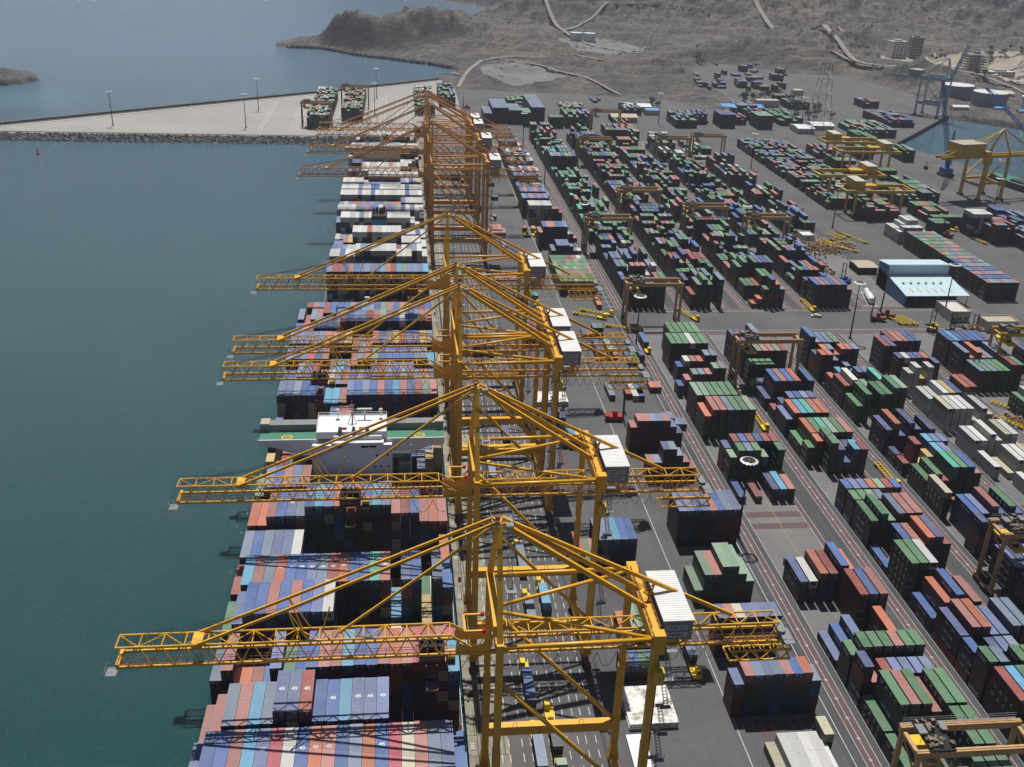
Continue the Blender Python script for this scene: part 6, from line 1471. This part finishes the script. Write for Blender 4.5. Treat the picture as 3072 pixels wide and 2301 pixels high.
# storage tanks
def tank(x, y, r_, h, mat, lab, z0=0, top='tankw'):
    root = empty('storage_tank', (x, y, z0), 0, lab, 'storage tank', 'round storage tanks'); m = MB(); m.lathe([(r_, -2), (r_, h), (r_*1.012, h), (r_*1.012, h+.3)], (0, 0, 0), 40); m.build('shell', mat, root, smooth=False)
    m = MB(); m.lathe([(r_*1.0, h+.3), (r_*.5, h+.3+r_*.04), (.01, h+.3+r_*.05)], (0, 0, 0), 40); m.build('roof', MT[top], root, smooth=True)
    m = MB(); n = 14
    for i in range(n+1): a = -1.9+1.6*i/n; zz_ = (h)*i/n; m.bar((math.cos(a)*(r_+.6), math.sin(a)*(r_+.6), zz_), (math.cos(a-.1)*(r_+.6), math.sin(a-.1)*(r_+.6), zz_+h/n), .5)
    m.build('spiral_stair', MT['steel'], root)
tank(650, 1168, 18.2, 17, MT['tankg'], 'grey storage tank with pale lid, left of the pair behind the basin'); tank(664, 1120, 19.0, 16.5, MT['tankg'], 'grey storage tank with pale lid, right of the pair behind the basin')
tank(700, 1082, 18.5, 17, MT['tankw'], 'white storage tank at the right edge behind the basin')
zt = max(0, gz1(268, 1596)); tank(266.5, 1598, 9.6, 13, MT['tankw'], 'white storage tank on the hill slope, left one of two', zt); tank(285, 1588, 9.2, 13, MT['tankw'], 'white storage tank on the hill slope, right one of two', max(0, gz1(285, 1588)))
# apartment blocks
def block_of(name, x, y, w, d, h, fl, nw, wall, lab, rz=0, cat='building', open_=False):
    z0 = max(0, gz1(x, y)); r = empty(name, (x, y, z0), rz, lab, cat)
    if open_:
        for i in range(fl+1): m = MB(); m.box(-w/2, -d/2, i*h/fl-.2, w/2, d/2, i*h/fl+.3); m.build('floor_slab', wall, r)
        for i in range(nw+1):
            for yy in (-d/2+.4, d/2-.4): m = MB(); m.box(-w/2+i*w/nw-.3, yy-.3, -2, -w/2+i*w/nw+.3, yy+.3, h); m.build('column', wall, r)
        m = MB(); m.box(-2, -2, h, 6, 3, h+3); m.build('stair_head', wall, r); return r
    m = MB(); m.box(-w/2, -d/2, -3, w/2, d/2, h); m.build('wall', wall, r); m = MB(); m.box(-w/4, -d/4, h, w/5, d/5, h+2.4); m.build('roof_room', wall, r)
    for i in range(fl):
        for k_ in range(nw):
            m = MB(); xx = -w/2+(k_+.5)*w/nw; zz_ = (i+.3)*h/fl; m.box(xx-w/nw*.3, -d/2-.06, zz_, xx+w/nw*.3, -d/2, zz_+h/fl*.45); m.build('window', MT['glass'], r)
    return r
block_of('apartment_block', 741, 1527, 25, 16, 25, 8, 4, MT['bwall'], 'white eight storey apartment block at the foot of the mountain', R(10))
block_of('apartment_block', 770, 1528, 17, 16, 31, 8, 4, MT['bgrey'], 'taller grey and white apartment block touching the white one', R(-8))
block_of('unfinished_building', 797, 1402, 30, 22, 24, 7, 8, MT['bgrey'], 'unfinished concrete frame building with bare floors behind the grey crane', R(8), open_=True)
block_of('office_building', 768, 1286, 36, 14, 10, 3, 7, MT['bwall'], 'white three storey office behind the storage tanks', R(5))
store('basin_hut', 655, 1088, 668, 1098, 4, MT['bwall'], MT['blueroof'], 'blue roofed hut on the far quay of the basin', parapet=False)
store('basin_hut', 672, 1070, 690, 1076, 4, MT['bwall'], MT['blueroof'], 'long blue roofed hut below the white tank at the basin', parapet=False)
store('quay_office', 700, 1180, 730, 1200, 6, MT['bwall'], MT['concw'], 'pale long building with a tan roof behind the white storage tank', parapet=False, win=5)
store('basin_shed', 604, 1085, 622, 1094, 5, MT['bwall'], MT['white'], 'white shed at the basin corner behind the grey crane', parapet=False, win=3)
for i_, (xx, yy, ww, dd) in enumerate(((700, 1560, 26, 14), (660, 1500, 18, 12), (690, 1630, 30, 12), (840, 1330, 24, 16))): store('roadside_building', xx, yy, xx+ww, yy+dd, 6, MT['bwall'], MT['concw'], ('low white house on the sand left of the apartments', 'small white house nearest the depot edge below the apartments', 'long low building behind the apartment blocks', 'low pale house right of the unfinished building')[i_], parapet=False, win=4)
# fenders along the basin quay
m = MB(); m.box(-.5, -1.2, -3, .5, 1.2, -.3); fe = m.build('quay_fender', MT['dark'])
for i in range(40):
    f = (i+.5)/40; o = fe if i == 0 else fe.copy()
    if i: col.objects.link(o)
    o.location = (455+133*f+.4, 905+158*f-.3, 0); o.rotation_euler = (0, 0, R(-40)); tag(o, 'black rubber fender on the basin quay wall, %s counted from the corner by the gantries' % ((ORD[:25]+['twenty-sixth', 'twenty-seventh', 'twenty-eighth', 'twenty-ninth', 'thirtieth', 'thirty-first', 'thirty-second', 'thirty-third', 'thirty-fourth', 'thirty-fifth', 'thirty-sixth', 'thirty-seventh', 'thirty-eighth', 'thirty-ninth', 'fortieth'])[i]), 'fender', 'rubber fenders along the basin quay')
# ships and boats at the basin
def small_ship(x, y, rz, L, w_, h, lab, mat, cab=True):
    r = empty('cargo_ship' if L > 40 else 'moored_boat', (x, y, -4), rz, lab, 'ship' if L > 40 else 'boat'); m = MB(); m.prism([(-w_/2, -L/2), (w_/2, -L/2), (w_/2, L*.3), (0, L/2), (-w_/2, L*.3)], -1, h, 0, 1); m.build('hull', [mat, MT['shipgreen'] if L > 40 else MT['shipbeige']], r)
    m = MB(); m.box(-w_*.35, -L*.42, h, w_*.35, -L*.28, h+(9 if L > 40 else 2.6)); m.build('deckhouse', MT['white'], r)
    if L > 40:
        for q in range(4): m = MB(); m.box(-w_*.36, -L*.2+q*L*.13, h, w_*.36, -L*.2+(q+.85)*L*.13, h+1.4); m.build('cargo_hatch', MT['deck'], r)
    return r
small_ship(490, 700, R(14), 150, 22, 9, 'dark green cargo ship moored along the basin quay under the yellow cranes', MT['hull'])
for i, (x, y, rz, L) in enumerate(((640, 1012, 1.2, 16), (668, 1006, 1.5, 20), (700, 1000, 1.6, 14), (612, 1040, .8, 12))): small_ship(x, y, rz, L, 4.5, 1.8, ('rusty working boat', 'larger dark working boat', 'white working boat', 'little working boat')[i]+' moored at the far side of the basin, %s from left' % ('second', 'third', 'fourth', 'first')[i], (MT['rust'], MT['hull'], MT['white'], MT['rust'])[i])
# channel buoy
by = G(115, 462, -4); BY_ = empty('channel_buoy', (by.x, by.y, -4), 0, 'small red channel buoy floating alone in the harbour', 'buoy'); m = MB(); m.lathe([(.1, -.6), (1.5, -.4), (1.5, .8), (.4, 1.2), (.3, 4.6), (.05, 4.8)], (0, 0, 0), 12); m.build('float', MT['red'], BY_, smooth=True); m = MB(); m.lathe([(.6, 3.6), (.9, 4.0), (.6, 4.4)], (0, 0, 0), 8); m.build('top_mark', MT['dark'], BY_)
for i, (x, y) in enumerate(((952, 42), (958, 44), (955, 51), (961, 36))):
    p = D(x, y, -4); o = MB(); o.lathe([(.9, -1), (.9, 7+i), (.05, 7.5+i)], (0, 0, 0), 8); ob = o.build('mooring_pile', MT['rust']); ob.location = p; tag(ob, ('leftmost', 'tallest middle', 'front', 'rightmost')[i]+' rusty mooring pile standing in the water beyond the headland', 'pile', 'mooring piles beyond the headland')
# trees: trunk, limbs and a crown of leaf clumps
def make_tree(mat, seed, h=6):
    rg = random.Random(seed); r = empty('tree'); m = MB(); m.tube([(0, 0, -.6), (.1, 0, h*.35), (.2, .1, h*.6)], [.3, .2, .1], 6)
    for k in range(5): a = k*1.3; m.tube([(.1, 0, h*.35), (math.cos(a)*h*.25, math.sin(a)*h*.25, h*.65)], [.12, .05], 4)
    m.build('trunk', MT['bark'], r); m = MB()
    cl = [(rg.gauss(0, h*.2), rg.gauss(0, h*.2), h*.68+rg.gauss(0, h*.11), rg.uniform(.5, 1.2)*h*.15) for _ in range(16)]
    for i in range(520):
        cx, cy, cz, cr = rg.choice(cl); d_ = Vector((rg.gauss(0, 1), rg.gauss(0, 1), rg.gauss(0, 1))).normalized()*cr*rg.uniform(.6, 1.1); c = Vector((cx, cy, cz))+d_
        u = Vector((rg.gauss(0, 1), rg.gauss(0, 1), rg.gauss(0, 1))).normalized(); v_ = u.cross(d_).normalized(); s_ = rg.uniform(.18, .42)
        m.add([c-u*s_, c+v_*s_*.6, c+u*s_, c-v_*s_*.6], [(0, 1, 2, 3)])
    m.build('crown', mat, r); return r
trs = [make_tree(MT['leaf'], 3), make_tree(MT['leaf2'], 8, 5.5)]; tu = [0, 0]
TP = []
rg = random.Random(12)
for (x0, y0, x1, y1, n, wh) in ((1600, 203, 1690, 216, 14, 'behind the blue canopy'), (1715, 232, 1800, 262, 12, 'beside the radio mast foot'), (1860, 92, 1935, 112, 6, 'on the slope left of the apartment blocks'), (2010, 128, 2040, 134, 4, 'between the apartments and the unfinished building'), (2110, 126, 2205, 142, 10, 'on the sandy ground at the right edge'), (1480, 125, 1520, 140, 5, 'by the white roofed hill shed'), (1395, 218, 1430, 235, 5, 'between the cream and blue roofed sheds'), (2090, 165, 2130, 205, 6, 'behind the grey storage tanks')):
    for i in range(n):
        X_, Y_ = rg.uniform(x0, x1), rg.uniform(y0, y1); p = D(X_, Y_, 2); k = rg.random() < .5; TP.append((p.x, p.y, int(k), 'green' if not k else 'dusty olive', wh, X_))
TP2 = sorted(TP, key=lambda q: (q[4], q[3], q[5])); run = {}
for (x, y, k, cn, wh, X_) in TP2:
    run[(cn, wh)] = run.get((cn, wh), -1)+1
    z_ = max(0, gz1(x, y)); s_ = rg.uniform(.8, 1.7); place(trs[k], tu[k] > 0, (x, y, z_), rg.uniform(0, 6), '%s tree %s, %s from left' % (cn, wh, ORD[run[(cn, wh)]]), 'tree', 'trees around the depots', (s_, s_, s_)); tu[k] += 1
# dry scrub on the hills (uncountable)
m = MB(); N_ = 2600; xs_ = RNG.uniform(-120, 1500, N_); ys_ = RNG.uniform(1250, 2600, N_); zs_ = HT(xs_, ys_)
for x, y, z_ in zip(xs_, ys_, zs_):
    if z_ < 2 or x > y*.8: continue
    s_ = rg.uniform(.8, 2.0)
    for q in range(5):
        a = rg.uniform(0, 6.3); u = Vector((math.cos(a), math.sin(a), rg.uniform(.2, 1)))*s_*.6; m.add([(x, y, z_), (x+u.x, y+u.y, z_+u.z), (x+u.y*.6, y-u.x*.6, z_+s_*.7)], [(0, 1, 2)])
tag(m.build('scrub', MT['leaf2']), kind='stuff')
# ---------------------------------------------------------------- haze
hz = MB(); hz.box(-2000, -300, -30, 6500, 10500, 330); t = NT('haze_air'); t.t.nodes.remove(t.b)
pv = t.n('ShaderNodeVolumePrincipled'); pv.inputs['Density'].default_value = HAZE_D; pv.inputs['Color'].default_value = (.86, .90, 1.0, 1); pv.inputs['Anisotropy'].default_value = .2
om = [n for n in t.t.nodes if n.type == 'OUTPUT_MATERIAL'][0]; t.l(pv.outputs[0], om.inputs['Volume'])
tag(hz.build('haze', t.m), kind='stuff')
